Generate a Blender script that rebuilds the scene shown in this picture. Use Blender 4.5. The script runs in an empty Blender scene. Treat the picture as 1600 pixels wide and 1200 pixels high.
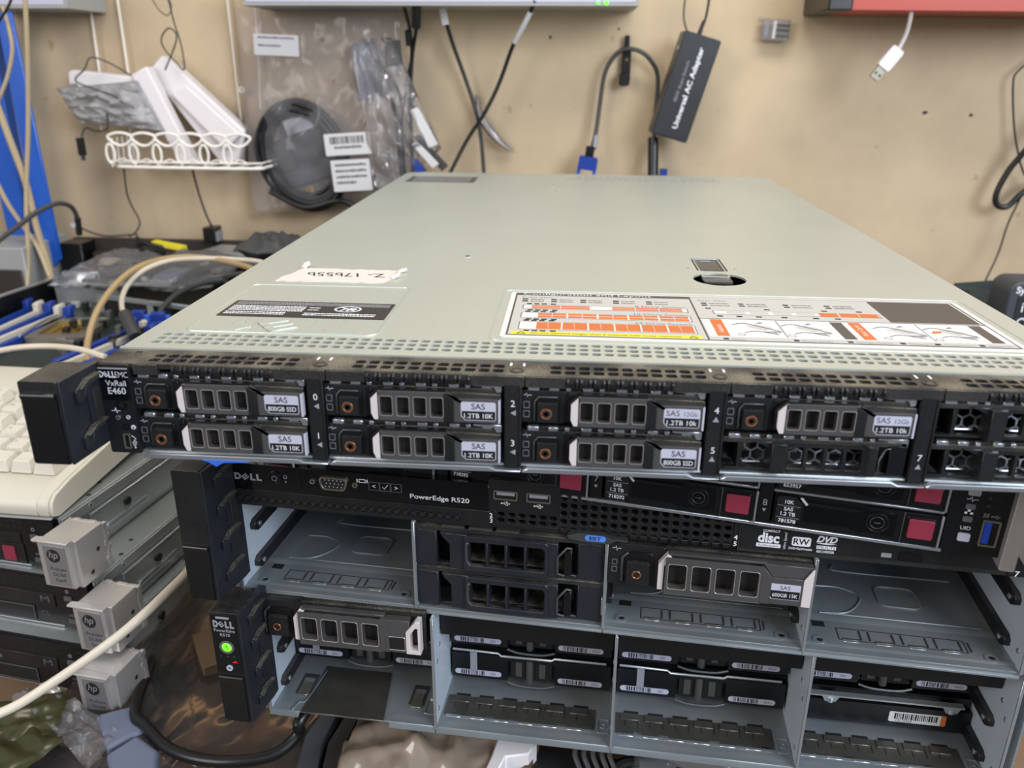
import bpy, bmesh, math, random
import numpy as np
from mathutils import Matrix, Vector, noise
random.seed(7)
SC = bpy.context.scene
COL = SC.collection
PI = math.pi
def rad(d): return math.radians(d)
# ------------------------------------------------------------------ camera
CX, CY, CZ = 0.20435, -0.32213, 0.16293
YAW, PITCH, ROLL, FPX = 0.0722, 0.3675, 0.0064, 1280.75
def _cam_axes():
    cy, sy, cp, sp = math.cos(YAW), math.sin(YAW), math.cos(PITCH), math.sin(PITCH)
    f = Vector((-sy*cp, cy*cp, -sp)); r = Vector((cy, sy, 0)); u = r.cross(f)
    cr, sr = math.cos(ROLL), math.sin(ROLL)
    return cr*r + sr*u, -sr*r + cr*u, f
R_, U_, F_ = _cam_axes()
cam = bpy.data.cameras.new('camera'); camo = bpy.data.objects.new('camera', cam); COL.objects.link(camo)
camo.matrix_world = Matrix(((R_.x, U_.x, -F_.x, CX), (R_.y, U_.y, -F_.y, CY), (R_.z, U_.z, -F_.z, CZ), (0, 0, 0, 1)))
cam.sensor_width = 36; cam.lens = 36*FPX/1600; cam.clip_start = 0.01; cam.clip_end = 50
cam.dof.use_dof = True; cam.dof.focus_distance = 0.46; cam.dof.aperture_fstop = 10.5
SC.camera = camo
# ------------------------------------------------------------------ world and lights
W = bpy.data.worlds.new('room_light'); SC.world = W; W.use_nodes = True
nt = W.node_tree; bg = nt.nodes['Background']
tc = nt.nodes.new('ShaderNodeTexCoord'); sep = nt.nodes.new('ShaderNodeSeparateXYZ'); cr_ = nt.nodes.new('ShaderNodeValToRGB')
mp = nt.nodes.new('ShaderNodeMapRange'); mp.inputs[1].default_value = -1; mp.inputs[2].default_value = 1
nt.links.new(tc.outputs['Generated'], sep.inputs[0]); nt.links.new(sep.outputs['Z'], mp.inputs[0]); nt.links.new(mp.outputs[0], cr_.inputs[0]); nt.links.new(cr_.outputs[0], bg.inputs[0])
cr_.color_ramp.elements[0].color = (.10, .10, .11, 1); cr_.color_ramp.elements[0].position = .3
cr_.color_ramp.elements[1].color = (.82, .86, .92, 1); cr_.color_ramp.elements[1].position = .75
bg.inputs[1].default_value = 0.34
def area(name, loc, target, sx, sy, power, col):
    l = bpy.data.lights.new(name, 'AREA'); l.shape = 'RECTANGLE'; l.size = sx; l.size_y = sy; l.energy = power; l.color = col
    o = bpy.data.objects.new(name, l); COL.objects.link(o); o.location = loc
    o.rotation_euler = (Vector(target) - Vector(loc)).to_track_quat('-Z', 'Y').to_euler(); return o
area('ceiling_light', (0.42, 0.22, 1.25), (0.38, 0.5, 0), 1.1, 0.35, 8, (1.0, .96, .88))
area('window_light', (1.5, -1.2, 0.85), (0.3, 0.1, -.05), 1.2, 1.0, 28, (.80, .88, 1.0))
area('left_fill_light', (-1.2, -1.1, 0.75), (0.1, 0.1, 0), 0.8, 1.1, 10, (1.0, .93, .88))  # unseen source: warm light added from the front left for left-facing edges
SC.view_settings.view_transform = 'Standard'; SC.view_settings.look = 'None'
SC.view_settings.gamma = 1; SC.view_settings.use_curve_mapping = False
SC.view_settings.exposure = 0.8
# ------------------------------------------------------------------ helpers
def pt(u, v, Y=None, Z=None):
    """a point of the real plane y = Y or z = Z (metres) along the line of sight of a photo pixel"""
    d = F_ + R_*((u-800)/FPX) - U_*((v-600)/FPX)
    t = (Y-CY)/d.y if Y is not None else (Z-CZ)/d.z
    return Vector((CX, CY, CZ)) + d*t
def s2l(c): return tuple((x/12.92 if x <= .04045 else ((x+.055)/1.055)**2.4) for x in c)
def H(h):
    h = h.lstrip('#'); return s2l(tuple(int(h[i:i+2], 16)/255 for i in (0, 2, 4)))
MATS = {}
def mat(name, col, rough=.5, metal=0, spec=.5, emit=None, es=1, var=0, vs=60, dust=0, dustcol='8a8274', bump=0, bs=400, alpha=None, trans=0, coat=0, streak=None):
    if name in MATS: return MATS[name]
    m = bpy.data.materials.new(name); m.use_nodes = True; n = m.node_tree; b = n.nodes['Principled BSDF']
    c = H(col) if isinstance(col, str) else col
    b.inputs['Base Color'].default_value = (*c, 1); b.inputs['Roughness'].default_value = rough
    b.inputs['Metallic'].default_value = metal; b.inputs['Specular IOR Level'].default_value = spec
    if coat: b.inputs['Coat Weight'].default_value = coat; b.inputs['Coat Roughness'].default_value = .08
    if trans: b.inputs['Transmission Weight'].default_value = trans
    if alpha is not None: b.inputs['Alpha'].default_value = alpha
    if emit: b.inputs['Emission Color'].default_value = (*H(emit), 1); b.inputs['Emission Strength'].default_value = es
    tcn = n.nodes.new('ShaderNodeTexCoord'); src = tcn.outputs['Object']
    cur = None
    if var or streak:
        nz = n.nodes.new('ShaderNodeTexNoise'); nz.inputs['Scale'].default_value = vs; nz.inputs['Detail'].default_value = 5
        if streak:
            mpn = n.nodes.new('ShaderNodeMapping'); mpn.inputs['Scale'].default_value = streak; n.links.new(src, mpn.inputs[0]); n.links.new(mpn.outputs[0], nz.inputs[0])
        else: n.links.new(src, nz.inputs[0])
        mx = n.nodes.new('ShaderNodeMix'); mx.data_type = 'RGBA'; n.links.new(nz.outputs[0], mx.inputs[0])
        mx.inputs[6].default_value = (*[x*(1-var) for x in c], 1); mx.inputs[7].default_value = (*[min(1, x*(1+var)) for x in c], 1)
        cur = mx.outputs[2]
    if dust:
        nz = n.nodes.new('ShaderNodeTexNoise'); nz.inputs['Scale'].default_value = 1600; nz.inputs['Detail'].default_value = 2; n.links.new(src, nz.inputs[0])
        n2 = n.nodes.new('ShaderNodeTexNoise'); n2.inputs['Scale'].default_value = 45; n2.inputs['Detail'].default_value = 4; n.links.new(src, n2.inputs[0])
        ml = n.nodes.new('ShaderNodeMath'); ml.operation = 'MULTIPLY'; n.links.new(nz.outputs[0], ml.inputs[0]); n.links.new(n2.outputs[0], ml.inputs[1])
        rp = n.nodes.new('ShaderNodeMapRange'); rp.inputs[1].default_value = .18; rp.inputs[2].default_value = .42; rp.inputs[3].default_value = 0; rp.inputs[4].default_value = dust
        n.links.new(ml.outputs[0], rp.inputs[0])
        # dust settles on faces that look up
        ge = n.nodes.new('ShaderNodeNewGeometry'); sp = n.nodes.new('ShaderNodeSeparateXYZ'); n.links.new(ge.outputs['Normal'], sp.inputs[0])
        up = n.nodes.new('ShaderNodeMapRange'); up.inputs[1].default_value = .2; up.inputs[2].default_value = .9; up.inputs[3].default_value = .12; up.inputs[4].default_value = 1
        n.links.new(sp.outputs['Z'], up.inputs[0])
        mu = n.nodes.new('ShaderNodeMath'); mu.operation = 'MULTIPLY'; n.links.new(rp.outputs[0], mu.inputs[0]); n.links.new(up.outputs[0], mu.inputs[1])
        mx = n.nodes.new('ShaderNodeMix'); mx.data_type = 'RGBA'; n.links.new(mu.outputs[0], mx.inputs[0])
        if cur: n.links.new(cur, mx.inputs[6])
        else: mx.inputs[6].default_value = (*c, 1)
        mx.inputs[7].default_value = (*H(dustcol), 1); cur = mx.outputs[2]
    if cur: n.links.new(cur, b.inputs['Base Color'])
    if bump:
        nz = n.nodes.new('ShaderNodeTexNoise'); nz.inputs['Scale'].default_value = bs; nz.inputs['Detail'].default_value = 3; n.links.new(src, nz.inputs[0])
        bp = n.nodes.new('ShaderNodeBump'); bp.inputs['Strength'].default_value = bump; bp.inputs['Distance'].default_value = .0005
        n.links.new(nz.outputs[0], bp.inputs['Height']); n.links.new(bp.outputs[0], b.inputs['Normal'])
    MATS[name] = m; return m
def film(name, tint, haze, gloss=.12, fac=.35):
    """thin clear plastic: mostly see-through, with sheen on the folds and a little milky haze"""
    m = bpy.data.materials.new(name); m.use_nodes = True; n = m.node_tree; n.nodes.clear()
    out = n.nodes.new('ShaderNodeOutputMaterial'); tr = n.nodes.new('ShaderNodeBsdfTransparent'); gl = n.nodes.new('ShaderNodeBsdfGlossy'); df = n.nodes.new('ShaderNodeBsdfDiffuse')
    tr.inputs[0].default_value = (*H(tint), 1); gl.inputs['Roughness'].default_value = gloss; df.inputs[0].default_value = (.80, .79, .82, 1)
    lw = n.nodes.new('ShaderNodeLayerWeight'); lw.inputs[0].default_value = fac
    m1 = n.nodes.new('ShaderNodeMixShader'); m2 = n.nodes.new('ShaderNodeMixShader'); m1.inputs[0].default_value = haze
    n.links.new(tr.outputs[0], m1.inputs[1]); n.links.new(df.outputs[0], m1.inputs[2])
    n.links.new(lw.outputs['Fresnel'], m2.inputs[0]); n.links.new(m1.outputs[0], m2.inputs[1]); n.links.new(gl.outputs[0], m2.inputs[2]); n.links.new(m2.outputs[0], out.inputs[0])
    MATS[name] = m; return m
FRONT = Matrix(((1, 0, 0, 0), (0, 0, -1, 0), (0, 1, 0, 0), (0, 0, 0, 1)))      # face coords (right, up, out) to a face that looks along -Y
TOP = Matrix.Identity(4)
def TR(x=0, y=0, z=0): return Matrix.Translation((x, y, z))
def RX(d): return Matrix.Rotation(rad(d), 4, 'X')
def RY(d): return Matrix.Rotation(rad(d), 4, 'Y')
def RZ(d): return Matrix.Rotation(rad(d), 4, 'Z')
_tx = {}
def textmesh(s, bold=0, shear=0):
    k = (s, bold, shear)
    if k not in _tx:
        cu = bpy.data.curves.new('t', 'FONT'); cu.body = s; cu.size = 1; cu.offset = bold; cu.shear = shear; cu.resolution_u = 3
        o = bpy.data.objects.new('t', cu); COL.objects.link(o)
        dg = bpy.context.evaluated_depsgraph_get(); me = bpy.data.meshes.new_from_object(o.evaluated_get(dg))
        vs = [tuple(v.co) for v in me.vertices]; fs = [tuple(p.vertices) for p in me.polygons]
        bpy.data.objects.remove(o); bpy.data.curves.remove(cu); bpy.data.meshes.remove(me)
        xs = [v[0] for v in vs] or [0]; _tx[k] = (vs, fs, min(xs), max(xs))
    return _tx[k]
def rrect(x0, x1, y0, y1, r, n=4):
    r = min(r, (x1-x0)/2-1e-4, (y1-y0)/2-1e-4); p = []
    for (cx, cy, a0) in ((x1-r, y0+r, -90), (x1-r, y1-r, 0), (x0+r, y1-r, 90), (x0+r, y0+r, 180)):
        for i in range(n+1):
            a = rad(a0+90*i/n); p.append((cx+r*math.cos(a), cy+r*math.sin(a)))
    return p
def spline(pts, k=6):
    pts = [Vector(p) for p in pts]
    if len(pts) < 3: return pts
    P = [2*pts[0]-pts[1]] + pts + [2*pts[-1]-pts[-2]]; out = []
    for i in range(1, len(P)-2):
        a, b, c, d = P[i-1:i+3]
        for j in range(k):
            t = j/k; out.append(.5*((2*b)+(c-a)*t+(2*a-5*b+4*c-d)*t*t+(3*b-a-3*c+d)*t**3))
    return out+[pts[-1]]
class MB:
    """collects shapes given in millimetres and links them as ONE mesh object"""
    def __init__(s): s.v = []; s.f = []; s.mi = []; s.mats = []; s.T = Matrix.Identity(4)
    def m(s, m):
        m = MATS[m] if isinstance(m, str) else m
        if m not in s.mats: s.mats.append(m)
        return s.mats.index(m)
    def add(s, vs, fs, m, T=None):
        k = len(s.v); M = s.T @ T if T is not None else s.T
        s.v += [tuple(M @ Vector(p)) for p in vs]; i = s.m(m)
        for f in fs: s.f.append(tuple(a+k for a in f)); s.mi.append(i)
        return s
    def box(s, x0, x1, y0, y1, z0, z1, m, T=None):
        return s.add([(x0, y0, z0), (x1, y0, z0), (x1, y1, z0), (x0, y1, z0), (x0, y0, z1), (x1, y0, z1), (x1, y1, z1), (x0, y1, z1)],
                     [(0, 3, 2, 1), (4, 5, 6, 7), (0, 1, 5, 4), (1, 2, 6, 5), (2, 3, 7, 6), (3, 0, 4, 7)], m, T)
    def prism(s, poly, lo, hi, m, ax='z', T=None, top=None):
        """extrude a 2-D outline; top = scale of the far cap about its centre"""
        n = len(poly); cx = sum(p[0] for p in poly)/n; cy = sum(p[1] for p in poly)/n; k = top or 1
        q = [(cx+(p[0]-cx)*k, cy+(p[1]-cy)*k) for p in poly]
        g = {'z': lambda a, b, c: (a, b, c), 'y': lambda a, b, c: (a, c, b), 'x': lambda a, b, c: (c, a, b)}[ax]
        vs = [g(a, b, lo) for a, b in poly]+[g(a, b, hi) for a, b in q]
        return s.add(vs, [tuple(range(n))[::-1], tuple(range(n, 2*n))]+[(i, (i+1) % n, n+(i+1) % n, n+i) for i in range(n)], m, T)
    def cyl(s, c, r, h, m, ax='y', n=20, r2=None, T=None):
        r2 = r if r2 is None else r2
        g = {'z': lambda a, b, d: (c[0]+a, c[1]+b, c[2]+d), 'y': lambda a, b, d: (c[0]+a, c[1]+d, c[2]+b), 'x': lambda a, b, d: (c[0]+d, c[1]+a, c[2]+b)}[ax]
        vs = [g(r*math.cos(2*PI*i/n), r*math.sin(2*PI*i/n), 0) for i in range(n)]+[g(r2*math.cos(2*PI*i/n), r2*math.sin(2*PI*i/n), h) for i in range(n)]
        return s.add(vs, [tuple(range(n))[::-1], tuple(range(n, 2*n))]+[(i, (i+1) % n, n+(i+1) % n, n+i) for i in range(n)], m, T)
    def ring(s, c, r0, r1, h, m, T=None, n=24):
        """washer in the face plane, height h outwards"""
        vs = []; fs = []
        for i in range(n):
            a = 2*PI*i/n; ca, sa = math.cos(a), math.sin(a)
            vs += [(c[0]+r0*ca, c[1]+r0*sa, c[2]), (c[0]+r0*ca, c[1]+r0*sa, c[2]+h), (c[0]+r1*ca, c[1]+r1*sa, c[2]+h), (c[0]+r1*ca, c[1]+r1*sa, c[2])]
        for i in range(n):
            j = (i+1) % n
            for q in range(4): fs.append((4*i+q, 4*j+q, 4*j+(q+1) % 4, 4*i+(q+1) % 4))
        return s.add(vs, fs, m, T)
    def frame(s, outer, inner, lo, hi, m, T=None):
        """flat frame between two outlines of equal point count, in the face plane"""
        n = len(outer); vs = [(*p, lo) for p in outer]+[(*p, hi) for p in outer]+[(*p, hi) for p in inner]+[(*p, lo) for p in inner]; fs = []
        for i in range(n):
            j = (i+1) % n
            for q in range(4): fs.append((q*n+i, q*n+j, ((q+1) % 4)*n+j, ((q+1) % 4)*n+i))
        return s.add(vs, fs, m, T)
    def cell(s, x0, x1, y0, y1, hx0, hx1, hy0, hy1, r, z, depth, m, T=None, k=2):
        """a plate rectangle with one rounded hole, hole walls going depth inwards"""
        inn = rrect(hx0, hx1, hy0, hy1, r, k); out = [(x1, y0), (x1, y1), (x0, y1), (x0, y0)]
        vs = [(*p, z) for p in out]+[(*p, z) for p in inn]+[(*p, z-depth) for p in inn]+[(*p, z-depth) for p in out]; n = len(inn); fs = []; o3 = 4+2*n
        for c in range(4):
            for i in range(k): fs.append((c, 4+c*(k+1)+i+1, 4+c*(k+1)+i)); fs.append((o3+c, 4+n+c*(k+1)+i, 4+n+c*(k+1)+i+1))
            a = 4+c*(k+1)+k; b = 4+((c+1) % 4)*(k+1); fs.append((c, (c+1) % 4, b, a)); fs.append((o3+c, n+a, n+b, o3+(c+1) % 4))
        for i in range(n): fs.append((4+i, 4+(i+1) % n, 4+n+(i+1) % n, 4+n+i))
        return s.add(vs, fs, m, T)
    def text(s, t, x, y, h, m, z=.1, al='l', T=None, bold=0, shear=0, w=None, rot=0):
        """h = capital height in mm, (x, y) = left (or centre) end of the base line"""
        vs, fs, a, b = textmesh(t, bold, shear); k = h/.69; kx = (w/(b-a) if w else k)
        o = {'l': -a, 'c': -(a+b)/2, 'r': -b}[al]; c, sn = math.cos(rad(rot)), math.sin(rad(rot))
        q = [((p[0]+o)*kx, p[1]*k) for p in vs]
        return s.add([(x+c*u-sn*v, y+sn*u+c*v, z) for u, v in q], fs, m, T)
    def tube(s, pts, r, m, n=8, smooth=6, taper=None, T=None, closed=False):
        P = spline(pts, smooth) if smooth else [Vector(p) for p in pts]; vs = []; fs = []
        N = None; L = len(P)
        for i, p in enumerate(P):
            t = (P[min(i+1, L-1)]-P[max(i-1, 0)])
            if closed: t = P[(i+1) % L]-P[i-1]
            t = t.normalized() if t.length > 1e-9 else Vector((0, 0, 1))
            if N is None: N = t.orthogonal().normalized()
            N = (N-t*N.dot(t)).normalized(); B = t.cross(N); rr = r*(taper(i/(L-1)) if taper else 1)
            for j in range(n):
                a = 2*PI*j/n; vs.append(tuple(p+N*rr*math.cos(a)+B*rr*math.sin(a)))
        for i in range(L if closed else L-1):
            for j in range(n): fs.append((i*n+j, i*n+(j+1) % n, ((i+1) % L)*n+(j+1) % n, ((i+1) % L)*n+j))
        if not closed: fs += [tuple(range(n))[::-1], tuple(range((L-1)*n, L*n))]
        return s.add(vs, fs, m, T)
    def sheet(s, nx, ny, fn, m, T=None):
        vs = [fn(i/nx, j/ny) for j in range(ny+1) for i in range(nx+1)]
        return s.add(vs, [(j*(nx+1)+i, j*(nx+1)+i+1, (j+1)*(nx+1)+i+1, (j+1)*(nx+1)+i) for j in range(ny) for i in range(nx)], m, T)
    def pillow(s, nx, ny, fn, thick, m, T=None):
        """closed bag: fn(u, v) gives the mid surface (mm), thick(u, v) the half thickness along the normal given by fn's third item"""
        vs = []; 
        for sg in (1, -1):
            for j in range(ny+1):
                for i in range(nx+1):
                    u, v = i/nx, j/ny; p, nr = fn(u, v); e = 0 if i in (0, nx) or j in (0, ny) else thick(u, v, sg)
                    vs.append(tuple(Vector(p)+Vector(nr)*(sg*e+.15*sg)))
        K = (nx+1)*(ny+1); fs = []
        for j in range(ny):
            for i in range(nx):
                a = j*(nx+1)+i; fs.append((a, a+1, a+nx+2, a+nx+1)); fs.append((K+a, K+a+nx+1, K+a+nx+2, K+a+1))
        for i in range(nx): fs.append((i, K+i, K+i+1, i+1)); a = ny*(nx+1)+i; fs.append((a, a+1, K+a+1, K+a))
        for j in range(ny): a = j*(nx+1); fs.append((a, a+nx+1, K+a+nx+1, K+a)); a += nx; fs.append((a, K+a, K+a+nx+1, a+nx+1))
        return s.add(vs, fs, m, T)
    def build(s, name, parent=None, bevel=0, label=None, loc=None, smooth=True, seg=1):
        me = bpy.data.meshes.new(name); me.from_pydata([(a/1000, b/1000, c/1000) for a, b, c in s.v], [], s.f)
        for m in s.mats: me.materials.append(m)
        me.polygons.foreach_set('material_index', s.mi); me.update()
        bm = bmesh.new(); bm.from_mesh(me); bmesh.ops.recalc_face_normals(bm, faces=bm.faces); bm.to_mesh(me); bm.free()
        if smooth: me.shade_smooth(); me.set_sharp_from_angle(angle=rad(38))
        o = bpy.data.objects.new(name, me); COL.objects.link(o)
        if parent: o.parent = parent
        if loc: o.location = loc
        if bevel:
            b = o.modifiers.new('bevel', 'BEVEL'); b.width = bevel/1000; b.segments = seg; b.limit_method = 'ANGLE'; b.angle_limit = rad(50); b.use_clamp_overlap = True
        if label: o['label'] = label
        return o
def tag(o, label, cat, group=None):
    o['label'] = label; o['category'] = cat
    if group: o['group'] = group
    return o
def thing(name, label, cat, loc=(0, 0, 0), rot=(0, 0, 0), group=None):
    o = bpy.data.objects.new(name, None); COL.objects.link(o); o.location = loc; o.rotation_euler = [rad(a) for a in rot]; o.empty_display_size = .02
    return tag(o, label, cat, group)
def kids(o): return [c for c in bpy.data.objects if c.parent == o]
def dup(o, parent, loc, label=None):
    c = o.copy(); COL.objects.link(c); c.parent = parent; c.location = loc
    if label: c['label'] = label
    for ch in kids(o):
        d = ch.copy(); COL.objects.link(d); d.parent = c
        for g in kids(ch): e = g.copy(); COL.objects.link(e); e.parent = d
    return c
def mm(v): return [a*1000 for a in v]
# ------------------------------------------------------------------ materials
mat('black_plastic', '151619', .38, dust=.28, bump=.15)
mat('dusty_plastic', '1d1c1d', .5, dust=.85, dustcol='8d8472', bump=.35, bs=1500)
mat('gloss_black', '07080b', .12, coat=.6)
mat('satin_black', '0d0e11', .32)
mat('navy_plastic', '1d1f27', .38, dust=.3)
mat('dark_void', '060606', .8)
mat('handle_grey', '525050', .40, .35, var=.08, vs=90, dust=.25)
mat('handle_rim_highlight', '9b928f', .3, .4)  # edge highlights on the worn rims, put into a paler colour
mat('handle_light', 'dbd1cf', .35, .2)
mat('carrier_label', '1a1a1e', .4)
mat('print_white', 'd8d8dc', .6)
mat('print_grey', '8d8d92', .6)
mat('label_silver', 'b4b4c2', .5)
mat('copper', 'b4764e', .3, .75)
mat('cover_metal', 'c0c6be', .40, .6, var=.05, vs=14, bump=.12, bs=900)
mat('steel', 'a9aeae', .36, .65, var=.16, vs=28, bump=.1, bs=700)
mat('steel_bright', 'c8ccd2', .28, .85, var=.08)
mat('steel_dark', '5e6263', .42, .75, var=.18, vs=35, dust=.3)
mat('zinc_lit', 'bdc8d2', .42, .25, var=.12, vs=40)  # light falling on the bay walls put into a paler, bluer zinc
mat('zinc', '8f979c', .40, .55, var=.2, vs=38, dust=.5, dustcol='a8a090')
mat('spring_steel', '6d6a63', .35, .8, var=.25, vs=120, dust=.4)
mat('slot_dark', '1a1a19', .6)
mat('rail_black', '15151a', .35, dust=.2)
mat('red_button', '8c2e42', .38)
mat('aluminium', 'c2bebb', .38, .6, var=.07, vs=70, bump=.1, bs=600)
mat('aluminium_face', '97969a', .4, .6)
mat('ink_black', '19191b', .6)
mat('ink_grey', '55545a', .6)
mat('sticker_white', 'cccaca', .45)
mat('sticker_grey', 'b0afaa', .5)
mat('sticker_dark', '474542', .4, var=.1, vs=80)
mat('sticker_black', '201f20', .45)
mat('orange_ink', 'bd6430', .55)
mat('yellow_ink', 'd0c41c', .55)
mat('tape_white', 'cdc6bf', .6, bump=.3, bs=250)
mat('ivory_plastic', 'cdc7b8', .45, var=.04, vs=30)
mat('key_ivory', 'd2ccc0', .42)
mat('key_print', '97907f', .6)
mat('blue_plastic', '1c3a90', .4)
mat('blue_bright', '2d62c4', .45)
mat('blue_usb', '1b46b8', .4)
mat('green_led', '53e013', .4, emit='5dff1e', es=1.5)
mat('red_led', '9e2410', .4, emit='ff2a10', es=.4)
mat('est_blue', '4f86d8', .45)
mat('white_plastic', 'dcd6d6', .35)
mat('basket_white', 'ece6dc', .3)
mat('cable_black', '0f0f11', .45)
mat('cable_grey', '3b3a3a', .5)
mat('cable_beige', 'b7a483', .5)
mat('cable_ivory', 'cfc3b0', .45)
mat('cable_white', 'cfc4b2', .4)
mat('cable_tan', 'a98f66', .5)
mat('blue_paint', '1c57b8', .35)
mat('pcb_green', '1b2a25', .45, var=.5, vs=160)
mat('gold', 'b39243', .35, .8)
mat('grey_plastic', '636a7e', .45, var=.05)
mat('grey_case', '9a9a98', .5)
mat('cardboard', '5a4632', .8, var=.2, vs=60)
mat('red_bin', 'a83a25', .4)
mat('metal_usb', '9d9788', .3, .8)
mat('monitor_grey', '3c3f45', .5)
mat('screen_grey', '23262a', .4)
mat('yellow_tag', 'd9c92a', .5)
mat('brown_dark', '2e2620', .7, var=.3, vs=20)
mat('milky', '847567', .2, coat=.7, var=.15, vs=20)
film('clear_film', 'f8f6f5', .10, .10, .24)
film('pouch_film', 'c9c6be', .3, .2, .3)
film('smoky_film', 'd2c0aa', .03, .14, .24)
film('clear_resin', 'f2eef0', .18, .08, .5)
# ------------------------------------------------------------------ the setting
def wall_material():
    m = bpy.data.materials.new('wall_plaster'); m.use_nodes = True; n = m.node_tree; b = n.nodes['Principled BSDF']; b.inputs['Roughness'].default_value = .75
    t = n.nodes.new('ShaderNodeTexCoord'); nz = n.nodes.new('ShaderNodeTexNoise'); nz.inputs['Scale'].default_value = 5; nz.inputs['Detail'].default_value = 8; nz.inputs['Roughness'].default_value = .62
    n.links.new(t.outputs['Object'], nz.inputs[0]); r = n.nodes.new('ShaderNodeValToRGB'); n.links.new(nz.outputs[0], r.inputs[0])
    r.color_ramp.elements[0].position = .3; r.color_ramp.elements[0].color = (*H('b29d81'), 1); r.color_ramp.elements[1].position = .72; r.color_ramp.elements[1].color = (*H('cdb897'), 1)
    v = n.nodes.new('ShaderNodeTexNoise'); v.inputs['Scale'].default_value = 34; v.inputs['Detail'].default_value = 4; n.links.new(t.outputs['Object'], v.inputs[0])
    mr = n.nodes.new('ShaderNodeMapRange'); mr.inputs[1].default_value = .7; mr.inputs[2].default_value = .78; n.links.new(v.outputs[0], mr.inputs[0])
    mx = n.nodes.new('ShaderNodeMix'); mx.data_type = 'RGBA'; n.links.new(mr.outputs[0], mx.inputs[0]); n.links.new(r.outputs[0], mx.inputs[6]); mx.inputs[7].default_value = (*H('9b7f5c'), 1)
    n.links.new(mx.outputs[2], b.inputs[0])
    bp = n.nodes.new('ShaderNodeBump'); bp.inputs['Strength'].default_value = .35; bp.inputs['Distance'].default_value = .003; n.links.new(nz.outputs[0], bp.inputs['Height']); n.links.new(bp.outputs[0], b.inputs['Normal'])
    MATS['wall'] = m
wall_material()
WY = .90
w = MB().box(-1400, 1900, 900, 960, -1000, 1500, 'wall').build('wall_back'); w['kind'] = 'structure'
mat('floor_grey', '6b645a', .7, var=.15, vs=6)
fl = MB().box(-1400, 1900, -1500, 900, -1040, -1000, 'floor_grey').build('floor'); fl['kind'] = 'structure'
mat('bench_top', '6e5640', .6, var=.3, vs=12)
tb = MB(); tb.box(-950, 1450, 20, 898, -317, -277, 'bench_top')
TZ = -.277
bench = thing('workbench', 'dark wooden workbench that carries the server stacks', 'workbench', (0, 0, -1))
def bpart(mb, nm): 
    o = mb.build(nm, bench, 1.5); o.location = (0, 0, 1); return o
bpart(tb, 'bench_top')
for x in (-900, 1400):
    for y in (60, 850): bpart(MB().box(x-30, x+30, y-30, y+30, -1000, -317, 'bench_top'), 'leg')
# marks on the plaster
def wall_mark(u, v, r, k=1):
    p = mm(pt(u, v, Y=WY)); q = MB()
    n = 9; pl = [(p[0]+r*k*math.cos(2*PI*i/n)*random.uniform(.7, 1.2), p[2]+r*math.sin(2*PI*i/n)*random.uniform(.7, 1.2)) for i in range(n)]
    q.prism(pl, 899, 900.2, 'brown_dark', 'y'); o = q.build('wall_nail_hole'); tag(o, 'x', 'hole'); return o
nh = [wall_mark(860, 58, 2.2), wall_mark(1445, 176, 2.8, 1.4), wall_mark(1517, 180, 2.4), wall_mark(967, 45, 1.6)]
for o, t in zip(nh, ('small dark hole in the wall left of the cable hook', 'larger irregular chipped hole in the wall below the white plug', 'small round dark hole in the wall right of the chipped one', 'tiny dark hole in the wall just above the black cable hook')): o['label'] = t
# ------------------------------------------------------------------ server A: the thin rack server on top
A = thing('rack_server', 'thin 1U rack server with silver lid on top of the right-hand stack, named VxRail E460', 'server')
a = MB()
CM = 'cover_metal'
WD = 434
# sides, bottom, back
a.box(0, 1.2, 0, 700, 0, 42.3, 'steel'); a.box(WD-1.2, WD, 0, 700, 0, 42.3, 'steel'); a.box(0, WD, 0, 700, 0, 1.2, 'steel'); a.box(0, WD, 699, 700, 0, 42, 'steel_dark')
a.box(1.2, WD-1.2, 78, 80, 1, 41, 'dark_void')
# silver lips under the drives
for k in range(5):
    x = 24.7+85.5*k
    a.prism([(x-10, -1.0), (x-7, .4), (x+61, .4), (x+64, -1.0), (x+75, -1.0), (x+75, -2.0), (x-10, -2.0)], -2.5, 20, 'steel_bright', 'y')
for k in range(5):      # sprung silver fingers above each drive column
    x = 24.7+85.5*k
    for zz, off in ((36.2, 0), (17.6, 0)):
        a.box(x-9, x+66, 2, 60, zz-.4, zz+1.2, 'slot_dark')
        for j in range(9):
            xx = x+1+j*7.1
            a.box(xx, xx+(4.4 if j % 2 == 0 else 2.2), .8, 3, zz-.6, zz+1.3, 'steel_bright')
        a.prism([(x+54, zz+1.6), (x+66.5, zz+1.6), (x+66.5, zz-2.2), (x+64, zz-2.2), (x+63, zz), (x+54, zz+.6)], .5, 3, 'steel_bright', 'y')
        a.box(x-8, x-3, .4, 3, zz-.6, zz+1.6, 'steel_bright')
a.build('chassis', A, .35)
# lid
c = MB()
Z1 = 42.8; Z0 = 41.6
c.box(0, WD, 20.5, 26.4, Z0, Z1, CM); c.box(0, WD, 18.9, 20.6, 40.6, Z1+.5, CM)
nx = 73; px = 5.7; x0 = 9.0
c.box(0, x0, 26.4, 44, Z0, Z1, CM); c.box(x0+nx*px, WD, 26.4, 44, Z0, Z1, CM)
for r in range(3):
    y = 26.4+r*5.87
    for i in range(nx):
        xa = x0+i*px+(.0 if r % 2 == 0 else 0)
        c.cell(xa, xa+px, y, y+5.87, xa+.8, xa+px-.8, y+1.15, y+5.87-1.15, .8, Z1, 1.2, CM, k=1)
c.box(0, WD, 44, 158, Z0, Z1, CM); c.box(0, 275, 158, 243, Z0, Z1, CM); c.box(318, WD, 158, 243, Z0, Z1, CM)
c.cell(275, 318, 158, 200, 279.5, 311.5, 163, 195, 15.9, Z1, 1.2, CM, k=8)
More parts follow.
